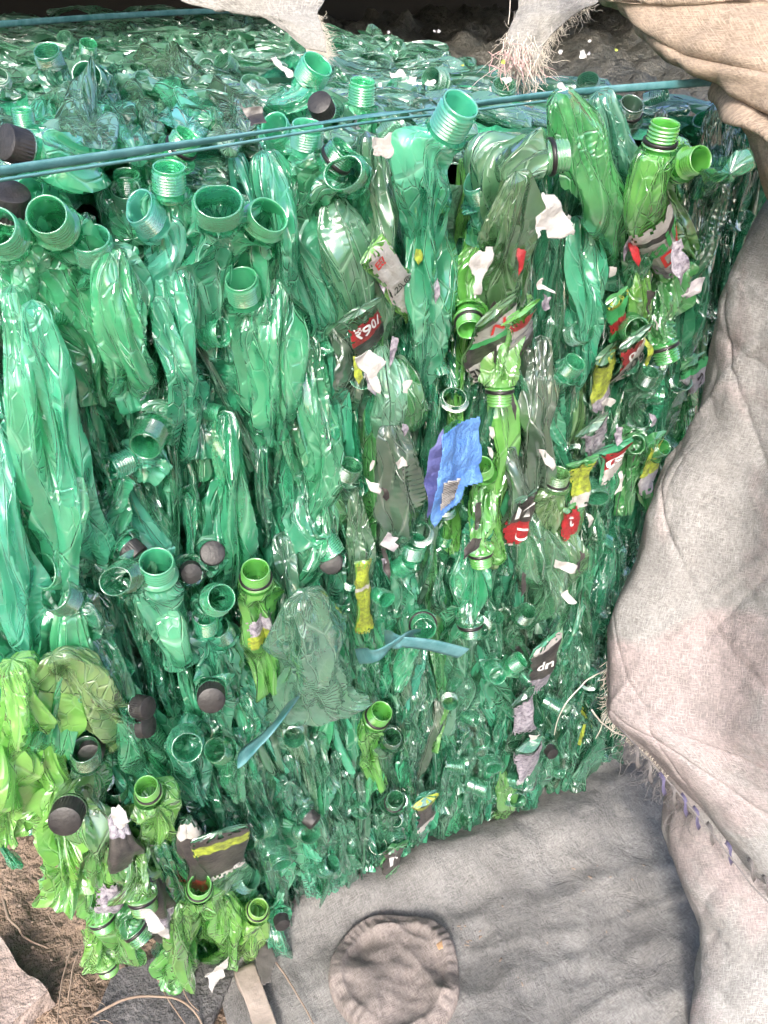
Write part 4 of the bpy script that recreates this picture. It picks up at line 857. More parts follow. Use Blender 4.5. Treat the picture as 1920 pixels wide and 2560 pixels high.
SHEETS = [([(915, 340), (990, 330), (1050, 355), (1062, 395), (1010, 400), (985, 385), (960, 400), (925, 385)], fr(-.055), 'white crumpled paper under the strap beside the narrow oval mouth'),
 ([(1350, 470), (1385, 490), (1420, 560), (1422, 590), (1380, 600), (1345, 575), (1330, 600), (1345, 520)], fr(-.075), 'white torn label on the right of the broad olive sheet'),
 ([(1185, 620), (1220, 610), (1215, 660), (1200, 700), (1195, 740), (1175, 745), (1180, 690), (1160, 660)], fr(-.07), 'white torn paper hanging left of the olive sheet tip'),
 ([(1335, 710), (1350, 690), (1360, 715), (1380, 735), (1335, 725)], fr(-.06), 'small white triangle of paper below the olive sheet'),
 ([(1720, 700), (1768, 690), (1745, 720), (1715, 745), (1690, 740)], fr(-.045), 'lilac white torn label right of the lime blade'),
 ([(1680, 600), (1700, 590), (1715, 640), (1700, 720), (1680, 700), (1670, 650)], fr(-.065), 'grey printed torn label under the script label'),
 ([(925, 870), (960, 900), (945, 990), (920, 960), (880, 890)], fr(-.05), 'white torn paper edge left of the pale ice strip'),
 ([(995, 945), (1022, 940), (1010, 985), (998, 985)], fr(-.06), 'small white scrap on top of the light green dome'),
 ([(915, 1195), (945, 1205), (945, 1235), (920, 1225)], fr(-.06), 'small pale scrap with red edge left of the grey sheet'),
 ([(955, 1320), (985, 1335), (975, 1375), (945, 1360)], fr(-.065), 'lilac scrap on the lower left of the grey sheet'),
 ([(1500, 990), (1540, 1000), (1530, 1020), (1490, 1005)], fr(-.055), 'white torn hem beside the yellow green print'),
 ([(1380, 1395), (1440, 1410), (1430, 1430), (1385, 1420)], fr(-.06), 'thin pale scrap under the green sliver at right'),
 ([(1405, 1480), (1425, 1475), (1430, 1500), (1410, 1505)], fr(-.06), 'small round white scrap above the black label'),
 ([(1320, 1835), (1345, 1830), (1340, 1855), (1325, 1865)], fr(-.05), 'white scrap low at right beside the ridged label'),
 ([(275, 2020), (295, 2005), (312, 2020), (318, 2040), (300, 2070), (282, 2060)], fr(-.065), 'small white flower shaped scrap beside the lime ringed bottle'),
 ([(345, 2270), (405, 2300), (425, 2340), (400, 2335), (365, 2320)], fr(-.085), 'white paper scrap in the middle of the lime cluster'),
 ([(570, 2375), (560, 2430), (525, 2480), (520, 2450), (505, 2435), (530, 2410)], fr(-.04), 'white torn paper hanging over the dark board'),
 ([(985, 1155), (1010, 1140), (1020, 1165), (995, 1175)], fr(-.05), 'white scrap just above the grey crumpled sheet'),
 ([(1545, 1180), (1560, 1175), (1555, 1230), (1535, 1240)], fr(-.05), 'pale scrap with red specks at right of the fine print label'),
 ([(1210, 1345), (1165, 1390), (1150, 1400), (1175, 1340)], fr(-.06), 'dark shiny film tail under the blue packet tip'),
 ([(1340, 730), (1375, 740), (1365, 780), (1345, 770)], fr(-.05), 'violet grey label scrap under the white triangle'),
 ([(540, 125), (560, 118), (572, 130), (560, 140)], tp(.80), 'small white scrap on the shaded top left of centre'),
 ([(665, 140), (690, 130), (705, 165), (745, 200), (720, 205), (680, 165)], tp(.81), 'blue and yellow torn label on the shaded top'),
 ([(965, 180), (1010, 170), (1020, 195), (975, 200)], tp(.80), 'pale crumpled scrap on the top right of centre, leftmost of three'),
 ([(1020, 185), (1045, 190), (1040, 215), (1015, 210)], tp(.80), 'pale crumpled scrap on the top, middle of three'),
 ([(1060, 195), (1095, 200), (1085, 220), (1055, 215)], tp(.80), 'pale crumpled scrap on the top, rightmost of three'),
 ([(1245, 195), (1280, 190), (1282, 205), (1260, 212)], tp(.80), 'white scrap on the top left of the tassel'),
 ([(1440, 125), (1458, 122), (1470, 150), (1443, 152)], tp(.82), 'bluish white scrap standing in the shade right of the tassel'),
 ([(1370, 215), (1400, 205), (1410, 225), (1380, 230)], tp(.82), 'pinkish pale scrap touching the strap under the tassel'),
 ([(600, 270), (660, 265), (665, 310), (620, 320)], tp(.815), 'dark sticky mottled scrap by the strap'),
]
def ragged(O, q, k=1.0):
    O = np.array(O, float); c = O.mean(0); O = c+(O-c)*k; out = []
    for i in range(len(O)):
        p, n = O[i], O[(i+1) % len(O)]; L = np.linalg.norm(n-p); out.append(p)
        for f in (.33, .66): out.append(p+(n-p)*f+np.array([q.uniform(-1, 1), q.uniform(-1, 1)])*L*.16)
    return [tuple(x) for x in out]
for i, (O, f, lb) in enumerate(SHEETS):
    O = ragged(O, random.Random(i), .72 if 'top' in lb or 'shade' in lb or 'strap under' in lb else .9)
    mat = LP if ('violet' in lb or 'grey printed' in lb) else LB if 'dark' in lb.split()[0] else LW if 'lilac' not in lb else LP if False else PAPER
    sheet('torn_label', O, f, mat, lb, 'torn label', seed=i*3+1, n=40, amp=.007, group='torn labels and paper scraps')
STR = []
for i in range(44):
    u = random.choice([random.gauss(945, 30), random.gauss(1270, 45), random.gauss(1520, 60), random.gauss(1650, 50), random.uniform(880, 1700)]); v = random.uniform(560, 1480)
    if v > 1250 and u > 1480: continue
    w_, h_ = random.uniform(4, 11), random.uniform(14, 42); ln_ = random.uniform(-.35, .35)
    O = [(u-w_+ln_*-h_, v-h_), (u+w_*random.uniform(.2, 1)-ln_*h_, v-h_*random.uniform(.7, 1)), (u+w_, v-h_*.2), (u+w_*random.uniform(.3, 1.2)+ln_*h_*.6, v+h_*.5), (u+ln_*h_, v+h_), (u-w_*random.uniform(.3, 1), v+h_*.4), (u-w_*random.uniform(.6, 1.2), v-h_*.2)]
    nm, mt = random.choice([('black', LB), ('grey print', LP), ('dirty white', PAPER), ('dirty white', LW), ('grey print', LP), ('yellow', LY), ('red', LR), ('black', LB)])
    p0 = on_front(u, v, -.03); o = sheet('torn_label', O, fr(-.020-random.uniform(0, .02)+ysurf(p0[0], p0[2])), mt, 'x', 'torn label', seed=300+i, n=22, amp=.006, group='torn labels and paper scraps'); STR.append((u, v, nm, o))
sc_ = {}
for u, v, nm, o in STR:
    k = min(range(len(ANCH)), key=lambda q: (ANCH[q][0][0]-u)**2+(ANCH[q][0][1]-v)**2); sc_.setdefault((k, nm), []).append((u, o))
for (k, nm), L in sc_.items():
    L.sort(key=lambda q: q[0])
    for i, (u, o) in enumerate(L): o['label'] = f'narrow torn {nm} sliver{"" if len(L) == 1 else " "+ORD[i]} '+ANCH[k][1]
# specks of paper on the shaded bales
for i in range(14):
    u = random.uniform(880, 1560); v = random.uniform(60, 190)
    P = on_level(u, v, .81 if u < 1350 else .78)
    o = sheet('paper_speck', blob(u, v, random.uniform(3, 6), 6, i), tp(.815 if u < 1350 else .79), random.choice([PAPER, LY, LW]), 'tiny pale paper fleck on the shaded bale top', 'paper fleck', n=6, amp=.004, seed=i, group='paper flecks on the shaded bale top')
# blue packet
root = empty('blue_packet', on_front(1120, 1180, -.07).tolist()); tag(root, 'crumpled blue plastic packet with barcode in the middle of the bale face', 'packet')
def part_sheet(name, O, y, mat, parent, seed, amp=.008, n=70):
    o = sheet(name, O, y, mat, None, None, amp=amp, n=n, seed=seed, freq=32); o.parent = parent; o.location = Vector(o.location)-Vector(parent.location); return o
fo = part_sheet('front_film', [(1200, 1042), (1203, 1140), (1200, 1200), (1160, 1215), (1130, 1260), (1090, 1320), (1078, 1300), (1085, 1180), (1095, 1085), (1140, 1060)], lambda u, v: on_front(u, v, -.082+.00012*(u-1120)), BLUE, root, 5)
part_sheet('side_film', [(1105, 1070), (1095, 1190), (1090, 1270), (1070, 1295), (1058, 1190), (1062, 1120)], lambda u, v: on_front(u, v, -.07-.0001*(u-1060)), BLUED, root, 8)
bcp = part_sheet('barcode', [(1108, 1205), (1150, 1195), (1135, 1245), (1100, 1275)], lambda u, v: on_front(u, v, -.0905), LW, root, 9, amp=.002, n=16)
A = Acc()
for k in range(13):
    f = k/12; u0, v0 = 1109-8*f, 1210+58*f; u1, v1 = 1148-12*f, 1200+46*f
    p = [on_front(u0, v0, -.0935), on_front(u1, v1, -.0935), on_front(u1-.6, v1+1.2+1.4*random.random(), -.0935), on_front(u0-.6, v0+1.2+1.4*random.random(), -.0935)]
    A.add(np.array(p), [(0, 1, 2, 3)])
o = A.build('bars', INK['k'], root)

# ------------------------------------------------------------------ cloths
def cloth_sheet(name, rowsP, mat, n, m, wr, seed, parent=None, label=None, cat=None, th=.0016, extra=None, uvs=1.0, ragged=0):
    Rw = np.array([[at_depth(*q) for q in r] for r in rowsP]); a, b = Rw.shape[:2]
    tu = np.linspace(0, 1, m); tv = np.linspace(0, 1, n)
    tmp = np.stack([catmull(Rw[i], tu) for i in range(a)], 0)            # a,m,3
    G = np.stack([catmull(tmp[:, j], tv) for j in range(m)], 1)          # n,m,3
    du = np.gradient(G, axis=1); dv = np.gradient(G, axis=0); N = np.cross(du, dv); N /= np.linalg.norm(N, axis=2, keepdims=True)+1e-9
    d = wr*(.5*fbm(G*[7, 7, 5], seed, 3)+.5*(1-np.abs(noise3(G*[13, 13, 9]+3, seed+3))*2)+.16*fbm(G*34, seed+5, 3)+.42*(1-2*np.abs(noise3(G*[36, 36, 22], seed+9)))+.22*np.exp(-np.abs(noise3(G*[8, 8, 8]+7, seed+13))/.02)+.5*(1-2*np.abs(noise3(G@np.array([[30, 12, 0], [0, 14, 8], [10, 0, 60.]]), seed+17)))*.5+.10*(1-2*np.abs(noise3(G*[95, 95, 60], seed+11))))
    if extra is not None: d = d+extra(G, tv[:, None]*np.ones((1, m)), tu[None]*np.ones((n, 1)))
    G = G+N*d[..., None]
    su = np.concatenate([[0], np.cumsum(np.linalg.norm(np.diff(G[n//2], axis=0), axis=1))]); sv = np.concatenate([[0], np.cumsum(np.linalg.norm(np.diff(G[:, m//2], axis=0), axis=1))])
    uv = np.stack(np.meshgrid(sv, su, indexing='ij')[::-1], -1).reshape(-1, 2)
    if ragged:
        rg = np.random.RandomState(seed)
        G[:, 0] += rg.normal(0, ragged, (n, 3))
    o = mesh_obj(name, G.reshape(-1, 3), grid_faces(n, m, False), mat, parent, origin=None if parent is not None else G[n//2, m//2], uv=uv)
    md = o.modifiers.new('t', 'SOLIDIFY'); md.thickness = th
    if label: tag(o, label, cat)
    return o, G
def threads(name, starts, dirs, parent, mat, L=.012, r=.00022, seed=0, curl=.5, label=None, cat=None):
    A = Acc(); rg = np.random.RandomState(seed)
    for s, d in zip(starts, dirs):
        d = np.asarray(d, float); d /= np.linalg.norm(d)+1e-9; l = L*rg.uniform(.4, 1.3); pts = [np.asarray(s, float)]; dd = d.copy()
        for k in range(6):
            dd = dd+rg.normal(0, curl*.5, 3); dd[2] -= .05; dd /= np.linalg.norm(dd); pts.append(pts[-1]+dd*l/6)
        V, F = tube(pts, r, 4); A.add(V, F)
    o = A.build(name, mat, parent, **({} if parent is not None else {'origin': np.asarray(starts[0], float)}))
    if label: tag(o, label, cat)
    return o

# sacking curtain on the right: two sewn panels
RW = []
for v, u, dl, dr in ((380, 1990, .60, .50), (520, 1905, .60, .50), (640, 1840, .62, .50), (760, 1790, .64, .50), (900, 1768, .67, .51), (1050, 1735, .70, .53), (1180, 1655, .73, .56), (1280, 1618, .75, .58), (1400, 1590, .77, .60), (1540, 1530, .79, .61), (1700, 1516, .80, .63), (1790, 1520, .795, .64), (1860, 1600, .785, .65), (1960, 1690, .78, .655), (2080, 1790, .77, .66), (2200, 1880, .76, .665), (2330, 2010, .75, .67)):
    w = 2420-u; RW.append([(u, v, dl+.035), (u+18, v, dl), (u+w*.12, v+20, dl-.025), (u+w*.3, v+45, dl-.05), (u+w*.55, v+60, (dl+dr)/2-.05), (u+w*.8, v+50, dr-.02), (u+w, v+40, dr)])
root = empty('sacking_curtain', at_depth(1900, 1500, .7).tolist()); tag(root, 'big pale grey pinkish sacking hanging over the right side of the bale', 'sacking')
def folds(G, tv, tu):
    # long soft diagonal pull folds
    s = tv*1.9-tu*.9; q = lambda x, w: np.exp(-np.abs(x)/w)
    return .0028*q(s-.62, .006)+.0025*q(s-.95, .005)-.004*q(tv-.36+.35*tu, .008)+.003*q(tv-.20-.1*tu, .008)+.003*q(s-.2, .01)+.003*q(s-1.15, .008)-.003*q(tv+.5*tu-.75, .007)+.0025*q(tv+.8*tu-.95, .006)
up, GU = cloth_sheet('upper_panel', RW, SACK, 240, 150, .0036, 21, parent=root, extra=folds)
RW2 = []
for v, u, dl in ((1850, 1560, .835), (1930, 1640, .83), (1990, 1655, .825), (2080, 1665, .82), (2160, 1690, .815), (2240, 1720, .805), (2320, 1742, .80), (2400, 1738, .80), (2480, 1725, .80), (2580, 1712, .80), (2700, 1700, .80)):
    RW2.append([(u, v, dl+.03), (u+14, v, dl), (u+90, v-10, dl-.03), (u+220, v-20, dl-.05), (u+420, v-10, dl-.06), (u+640, v, dl-.06)])
lo_, GL = cloth_sheet('lower_panel', RW2, SACK, 120, 70, .005, 41, parent=root)
edge = [at_depth(u, v, d) for u, v, d in ((1545, 1815, .765), (1600, 1875, .755), (1690, 1975, .745), (1790, 2095, .735), (1880, 2215, .725), (2010, 2345, .715))]
A = Acc(); V, F = tube([edge[0]*(1-0)+0]+edge[1:], .0007, 6, 1); A.add(V, F); A.build('hem_cord', GREYC, root)
def stitch(u, v, d, mat, k):
    p0 = at_depth(u, v, d-.010); p1 = at_depth(u+12, v+18, d-.016); p2 = at_depth(u+10, v+38, d-.012); p3 = at_depth(u+16, v+55, d-.002); A = Acc()
    for q in range(4):
        off = np.array([.0012*q, .0004*q, .0006*math.sin(q)]); pts = catmull(np.array([p0, p1, p2, p3])+off, np.linspace(0, 1, 8)); V, F = tube(pts, .0005, 5, 1); A.add(V, F)
    A.build('stitch', mat, root)
for k, (u, v, mt) in enumerate(((1580, 1868, GREYC), (1612, 1905, GREYC), (1645, 1935, LILAC), (1672, 1962, GREYC), (1700, 1988, LILAC), (1730, 2020, LILAC), (1765, 2060, GREYC), (1812, 2108, LILAC), (1868, 2150, GREYC), (1905, 2190, GREYC))): stitch(u, v, .76-.0001*k*8, mt, k)
ed = GU[int(.60*240):int(.80*240):1, 0]; threads('frayed_edge', np.repeat(ed, 3, 0), [(-.8, -.2, -.3)]*len(ed)*3, root, FIB, L=.012, seed=4, r=.0003)
ed = [at_depth(1560+i*4, 1850+i*4.4, .80) for i in range(44)]; threads('loose_threads', np.repeat(ed, 2, 0), [(-.5, -.1, -.6)]*len(ed)*2, root, GREYC, L=.03, seed=5, r=.00035, curl=.9)
# long loose pale threads
def line(name, pts, r, mat, label, cat, taper=.6): 
    P = catmull(np.array(pts), np.linspace(0, 1, 40)); P += .0012*np.stack([noise3(P*60+k*9, k) for k in range(3)], -1); V, F = tube(P, r, 5, taper); return tag(mesh_obj(name, V, F, mat, origin=P[0]), label, cat)
line('loose_thread', [on_front(u, v, y) for u, v, y in ((1520, 1670, -.05), (1470, 1700, -.07), (1415, 1760, -.07), (1395, 1800, -.065), (1385, 1838, -.06))], .0007, FIB, 'curved pale thread hanging off the sacking before dark green bottles', 'thread')
line('loose_thread', [on_front(u, v, y) for u, v, y in ((1480, 1775, -.07), (1510, 1810, -.07), (1560, 1838, -.08), (1600, 1835, -.08))], .0009, FIB, 'short straight pale thread below the curved one', 'thread')
line('loose_thread', [on_front(u, v, y) for u, v, y in ((1520, 1755, -.07), (1512, 1800, -.07), (1490, 1845, -.06))], .0007, FIB, 'small pale thread hanging at the torn edge of the sacking', 'thread')

# beige hessian above right
RB = []
for v, u, d in ((-260, 1420, .72), (-120, 1470, .71), (0, 1500, .70), (25, 1535, .70), (90, 1590, .69), (165, 1670, .68), (215, 1770, .67), (290, 1840, .66), (390, 1890, .655), (480, 1925, .65), (600, 1990, .64)):
    w = 2350-u; d -= .11; RB.append([(u, v, d+.03), (u+12, v-3, d), (u+w*.15, v-8, d-.02), (u+w*.35, v-10, d-.04), (u+w*.65, v-5, d-.05), (u+w, v, d-.05)])
def bf(G, tv, tu): 
    s = tv-.35*tu; return .012*np.exp(-((s-.58)/.02)**2)-.010*np.exp(-((s-.62)/.015)**2)+.006*np.exp(-((s-.35)/.03)**2)
cloth_sheet('hessian_drape', RB, BEIGE, 110, 90, .005, 61, label='beige brown hessian cloth draped over the upper right corner', cat='hessian', extra=bf)

# white flaps
root = empty('white_flap', at_depth(700, 40, .72).tolist()); tag(root, 'first white woven flap with frayed end hanging over the top, left of centre', 'flap')
FA = [[(380, -120, .72), (560, -120, .72), (720, -120, .72), (860, -120, .72)], [(440, -10, .72), (560, -30, .71), (700, -30, .71), (815, -10, .72)], [(520, 20, .715), (600, 20, .71), (700, 20, .705), (795, 25, .71)],
      [(650, 48, .71), (690, 50, .705), (740, 55, .70), (802, 58, .705)], [(712, 82, .705), (740, 85, .70), (770, 88, .70), (812, 95, .70)], [(765, 122, .70), (782, 124, .70), (795, 126, .70), (816, 130, .70)]]
_, GF = cloth_sheet('cloth_panel', FA, WHITE, 60, 50, .004, 71, parent=root)
e = list(GF[25:, -1])+list(GF[-1]); threads('frayed_edge', np.repeat(e, 4, 0), [(.5, -.1, -.5)]*len(e)*4, root, FIB, L=.012, seed=6, curl=.8)
root = empty('white_flap', at_depth(1380, 40, .72).tolist()); tag(root, 'second white flap ending in a tangled pinkish tassel, right of centre', 'flap')
FB = [[(1290, -120, .72), (1380, -120, .72), (1460, -120, .72), (1560, -120, .72)], [(1295, -10, .715), (1350, -20, .71), (1430, -20, .71), (1505, -8, .715)], [(1285, 30, .71), (1330, 30, .70), (1400, 25, .70), (1465, 20, .71)],
      [(1275, 70, .705), (1310, 72, .70), (1360, 70, .70), (1405, 62, .705)], [(1268, 105, .70), (1300, 110, .695), (1335, 108, .70), (1365, 100, .70)], [(1290, 150, .70), (1310, 152, .70), (1330, 150, .70), (1345, 145, .70)]]
_, GF = cloth_sheet('cloth_panel', FB, WHITE, 60, 50, .005, 73, parent=root)
e = list(GF[20:, -1])+list(GF[-1])+list(GF[30:, 0]); threads('frayed_edge', np.repeat(e, 3, 0), [(.2, -.1, -.6)]*len(e)*3, root, FIB, L=.016, seed=7, curl=1.0)
rg = np.random.RandomState(8); st = [at_depth(1310+rg.normal(0, 22), 80+rg.uniform(0, 70), .70+rg.normal(0, .008)) for _ in range(110)]
threads('tassel', st, [(.12+rg.normal(0, .15), 0, -1) for _ in st], root, FIB, L=.045, seed=9, curl=.75, r=.00035)
st = [at_depth(1300+rg.normal(0, 22), 110+rg.uniform(0, 55), .70+rg.normal(0, .008)) for _ in range(70)]
threads('pinkish_threads', st, [(.05+rg.normal(0, .2), 0, -1) for _ in st], root, FIBP, L=.028, seed=10, curl=1.1, r=.0006)
line('hanging_thread', [at_depth(u, v, .69) for u, v in ((1225, 215), (1238, 262), (1270, 275), (1315, 262), (1330, 245))], .0006, FIB, 'fine beige thread looping over the strap below the tassel', 'thread')
line('hanging_thread', [at_depth(u, v, .69) for u, v in ((1276, -30), (1274, 30), (1272, 60))], .0004, FIB, 'single thin thread hanging left of the second flap', 'thread')

# unseen overhead tarp added to shade the rear; back cloth colour paints darkness
A = Acc(); uu, vv = np.meshgrid(np.linspace(0, 1, 50), np.linspace(0, 1, 50), indexing='ij'); x = -1.4+3.6*uu; y = .60+1.22*vv
P = np.stack([x, y, 1.06+.05*np.sin(x*3)*vv+.03*vv], -1); A.add(P.reshape(-1, 3), grid_faces(50, 50, False))
o = A.build('unseen_shade_tarp', GTARP, origin=np.array([0, .8, 1.05])); o.modifiers.new('t', 'SOLIDIFY').thickness = .002; tag(o, 'unseen sacking roof added above the bale rear to shade it', 'tarp')
A = Acc(); x = -1.5+3.9*uu; z = -.0+1.12*vv; P = np.stack([x, 1.72+.04*np.sin(x*9)+.03*np.sin(z*7), z], -1); A.add(P.reshape(-1, 3), grid_faces(50, 50, False))
o = A.build('dark_backdrop', BACKDROP, origin=np.array([0, 1.7, 0])); o.modifiers.new('t', 'SOLIDIFY').thickness = .002; tag(o, 'near-black backdrop cloth added as the darkness behind the bales', 'cloth')
# ground tarp
def gz(x, y): 
    P = np.stack([x, y, 0*x], -1)
    z = .012+.012*fbm(P*4.5, 80, 3)+.004*(1-2*np.abs(noise3(P @ np.array([[9, 3, 0], [-5, 16, 0], [0, 0, 1.]]), 82)))+.0016*(1-2*np.abs(noise3(P@np.array([[26, 12, 0], [-14, 34, 0], [0, 0, 1.]]), 84)))+.0015*fbm(P*50, 86, 2)+.0028*np.exp(-np.abs(noise3(P@np.array([[7, 2, 0], [-4, 11, 0], [0, 0, 1.]]), 88))/.05)+.0022*np.exp(-np.abs(noise3(P@np.array([[13, -9, 0], [6, 5, 0], [0, 0, 1.]])+4, 89))/.05)
    z = z+.03*np.exp(-((y+.012+.05*np.sin(x*3))/.035)**2)*np.clip((.40-x)*4, 0, 1)
    return z
ns_, ms_ = 210, 230; tu, tv = np.meshgrid(np.linspace(0, 1, ns_), np.linspace(0, 1, ms_), indexing='ij')
y = -.62+.74*tv; xl = -.198+.10*np.clip((-.02-y), 0, 1)*0+.012*np.sin(y*22); x = xl+(1.35-xl)*tu
P = np.stack([x, y, gz(x, y)*np.clip(tu*14, .35, 1)], -1)
o = mesh_obj('ground_sheet', P.reshape(-1, 3), grid_faces(ns_, ms_, False), GTARP, origin=np.array([.4, -.2, 0.]), uv=np.stack([x, y], -1).reshape(-1, 2)); o.modifiers.new('t', 'SOLIDIFY').thickness = .0015
tag(o, 'wrinkled dusty grey sheet spread on the ground in front of the bale', 'ground sheet')
# round puckered patch
c0 = on_level(990, 2432, .03); n_r, n_t = 40, 180; r = np.linspace(0, 1, n_r)[:, None]; t = np.linspace(0, 2*math.pi, n_t, endpoint=False)[None]
Rr = .0665*(1+.035*np.sin(t*3+1)+.02*np.sin(t*5)); X = r*Rr*np.cos(t); Y = r*Rr*np.sin(t)*1.02
Z = .010+.004*np.clip((1-r)/.12, 0, 1)**.6-.006*np.exp(-((r-.25)/.4)**2)+.0017*np.sin(t*38+3*np.sin(t*3)+2*np.sin(t*7))*(.6+.4*np.sin(t*4+1))*np.exp(-((r-.88)/.09)**2)+.003*np.exp(-((r-.80)/.07)**2)
PP = np.stack([X+c0[0], Y+c0[1], Z+.004+gz(X+c0[0], Y+c0[1])], -1); PP[..., 2] += .004*fbm(PP*30, 90, 3)+.005*(1-2*np.abs(noise3(PP*[30, 14, 1], 91)))*(r < .78)
PP[-1, :, 2] -= .012
R3 = PP.copy(); 
o = mesh_obj('gathered_cloth_disc', PP.reshape(-1, 3), grid_faces(n_r, n_t, True), PATCHM, origin=np.array([c0[0], c0[1], .02]), uv=PP[..., :2].reshape(-1, 2)*1.0)
tag(o, 'round pinkish brown cloth disc with puckered gathered rim on the grey sheet', 'cloth disc')

# ------------------------------------------------------------------ soil and litter
def fine(n, x0, x1, y0, y1, zoff=0):
    uu, vv = np.meshgrid(np.linspace(0, 1, n), np.linspace(0, 1, n), indexing='ij'); x = x0+(x1-x0)*uu; y = y0+(y1-y0)*vv; P = np.stack([x, y, 0*x], -1)
    P[..., 2] = .006*fbm(P*20, 101, 4)+.0035*np.maximum(0, fbm(P*90, 103, 3))-.006+zoff; return P.reshape(-1, 3), grid_faces(n, n, False)
V, F = fine(260, -.9, .1, -.5, .55)
n0 = len(V); big = [(-40, -40, -.02), (40, -40, -.02), (40, 40, -.02), (-40, 40, -.02)]
o = mesh_obj('ground', np.concatenate([V, np.array(big)]), F+[(n0, n0+1, n0+2, n0+3)], SOIL); tag(o, 'brown dry soil under and beside the bale', kind='structure')
A = Acc(); rg = np.random.RandomState(12)
for i in range(900):   # crumbs
    x, y = rg.uniform(-.62, -.15), rg.uniform(-.2, .35); r = rg.uniform(.0008, .0032); c = np.array([x, y, r*.3])
    v = np.array([[1, 0, 0], [-1, 0, 0], [0, 1, 0], [0, -1, 0], [0, 0, 1], [0, 0, -1]])*rg.uniform(.6, 1.3, (6, 1))*r+c
    A.add(v, [(0, 2, 4), (2, 1, 4), (1, 3, 4), (3, 0, 4), (2, 0, 5), (1, 2, 5), (3, 1, 5), (0, 3, 5)])
for i in range(110):
    x, y = rg.uniform(-.62, -.15), rg.uniform(-.15, .35); an = rg.uniform(0, 3.1); L = rg.uniform(.006, .02); d = np.array([math.cos(an), math.sin(an), rg.uniform(-.1, .2)])*L
    V, F = tube([np.array([x, y, .003]), np.array([x, y, .005])+d*.5, np.array([x, y, .004])+d], .0005, 4); A.add(V, F)
o = A.build('soil_litter', STICK, origin=np.array([-.4, .1, 0])); tag(o, 'scattered crumbs and chaff on the soil', 'litter', kind='stuff')
g = lambda u, v, z: on_level(u, v, z)
line('dry_twig', [g(10, 2250, .004), g(20, 2290, .012), g(45, 2320, .008), g(60, 2345, .004), g(120, 2370, .004)], .0018, STICK, 'crooked pale twig on the soil at the left edge', 'twig')
line('dry_twig', [g(125, 2290, .003), g(150, 2335, .006)], .0008, STICK, 'tiny twig on the soil below the lemon pouch', 'twig')
line('dry_stalk', [g(175, 2370, .03), g(155, 2460, .03), g(145, 2560, .03)], .0010, STICK, 'thin upright leaning stalk beside the stone', 'stalk')
line('dry_stalk', [g(225, 2540, .01), g(330, 2495, .035), g(450, 2500, .03), g(510, 2570, .01)], .0015, STICK, 'arched pale stalk crossing the dark board', 'stalk')
line('dry_stalk', [g(385, 2425, .03), g(410, 2480, .03), g(470, 2570, .02)], .0010, STICK, 'straight stalk from the lime tip over the board', 'stalk')
line('dry_stalk', [g(445, 2440, .03), g(470, 2500, .03), g(495, 2530, .02)], .0008, STICK, 'short stalk right of the brown tip over the board', 'stalk')
line('dry_stalk', [g(640, 2350, .03), g(700, 2420, .03), g(790, 2570, .02)], .0012, STICK, 'long stalk lying over the edge of the grey sheet', 'stalk')
line('dry_stalk', [g(170, 2500, .01), g(190, 2400, .02), g(215, 2360, .02), g(270, 2350, .02)], .0010, STICK, 'bent brown stalk left of the dark board', 'stalk')
for i in range(26):
    u, v = random.uniform(165, 250), random.uniform(2430, 2580); an = random.uniform(0, 6.3)
    line('straw', [g(u, v, .008), g(u+20*math.cos(an), v+20*math.sin(an), .014), g(u+42*math.cos(an+.3), v+42*math.sin(an+.3), .006)], .0006, STICK, 'short straw in the tuft between stone and board', 'straw').__setitem__('group', 'straws between stone and board')
# stone
bm = bmesh.new(); bmesh.ops.create_cube(bm, size=1); bmesh.ops.subdivide_edges(bm, edges=bm.edges, cuts=14, use_grid_fill=True)
c0 = g(30, 2490, .0); V = np.array([v.co[:] for v in bm.verts]); l = np.linalg.norm(V, axis=1, keepdims=True); V = V*(.82+.18*(.5/l)); V = V*np.array([.075, .10, .040]); V += (fbm(V*16+5, 110, 4)*.010)[:, None]*V/(np.linalg.norm(V, axis=1, keepdims=True)+1e-9)
V = V@np.array([[.9, .43, 0], [-.43, .9, 0], [0, 0, 1.]])+np.array([c0[0]-.010, c0[1]-.002, .008])
F = [tuple(v.index for v in f.verts) for f in bm.faces]; bm.free(); o = mesh_obj('rough_stone', V, F, STONE, origin=c0, sharp=40); tag(o, 'blocky pinkish brown stone at the bottom left corner', 'stone')
# dark board
q = [g(290, 2440, .0), g(640, 2330, .0), g(520, 2600, .0), g(200, 2640, .0)]
uu, vv = np.meshgrid(np.linspace(0, 1, 90), np.linspace(0, 1, 90), indexing='ij'); uu = uu[..., None]; vv = vv[..., None]
P = (q[0]*(1-uu)+q[1]*uu)*(1-vv)+(q[3]*(1-uu)+q[2]*uu)*vv; P[..., 2] = .008+.0016*np.abs(noise3(P*[160, 80, 1], 120))+.004*fbm(P*8, 121, 2); o = mesh_obj('textured_board', P.reshape(-1, 3), grid_faces(90, 90, False), SLATE, origin=q[0], uv=None); md = o.modifiers.new('t', 'SOLIDIFY'); md.thickness = .008
tag(o, 'dark grey rough rubber board lying on the soil below the lime cluster', 'board')
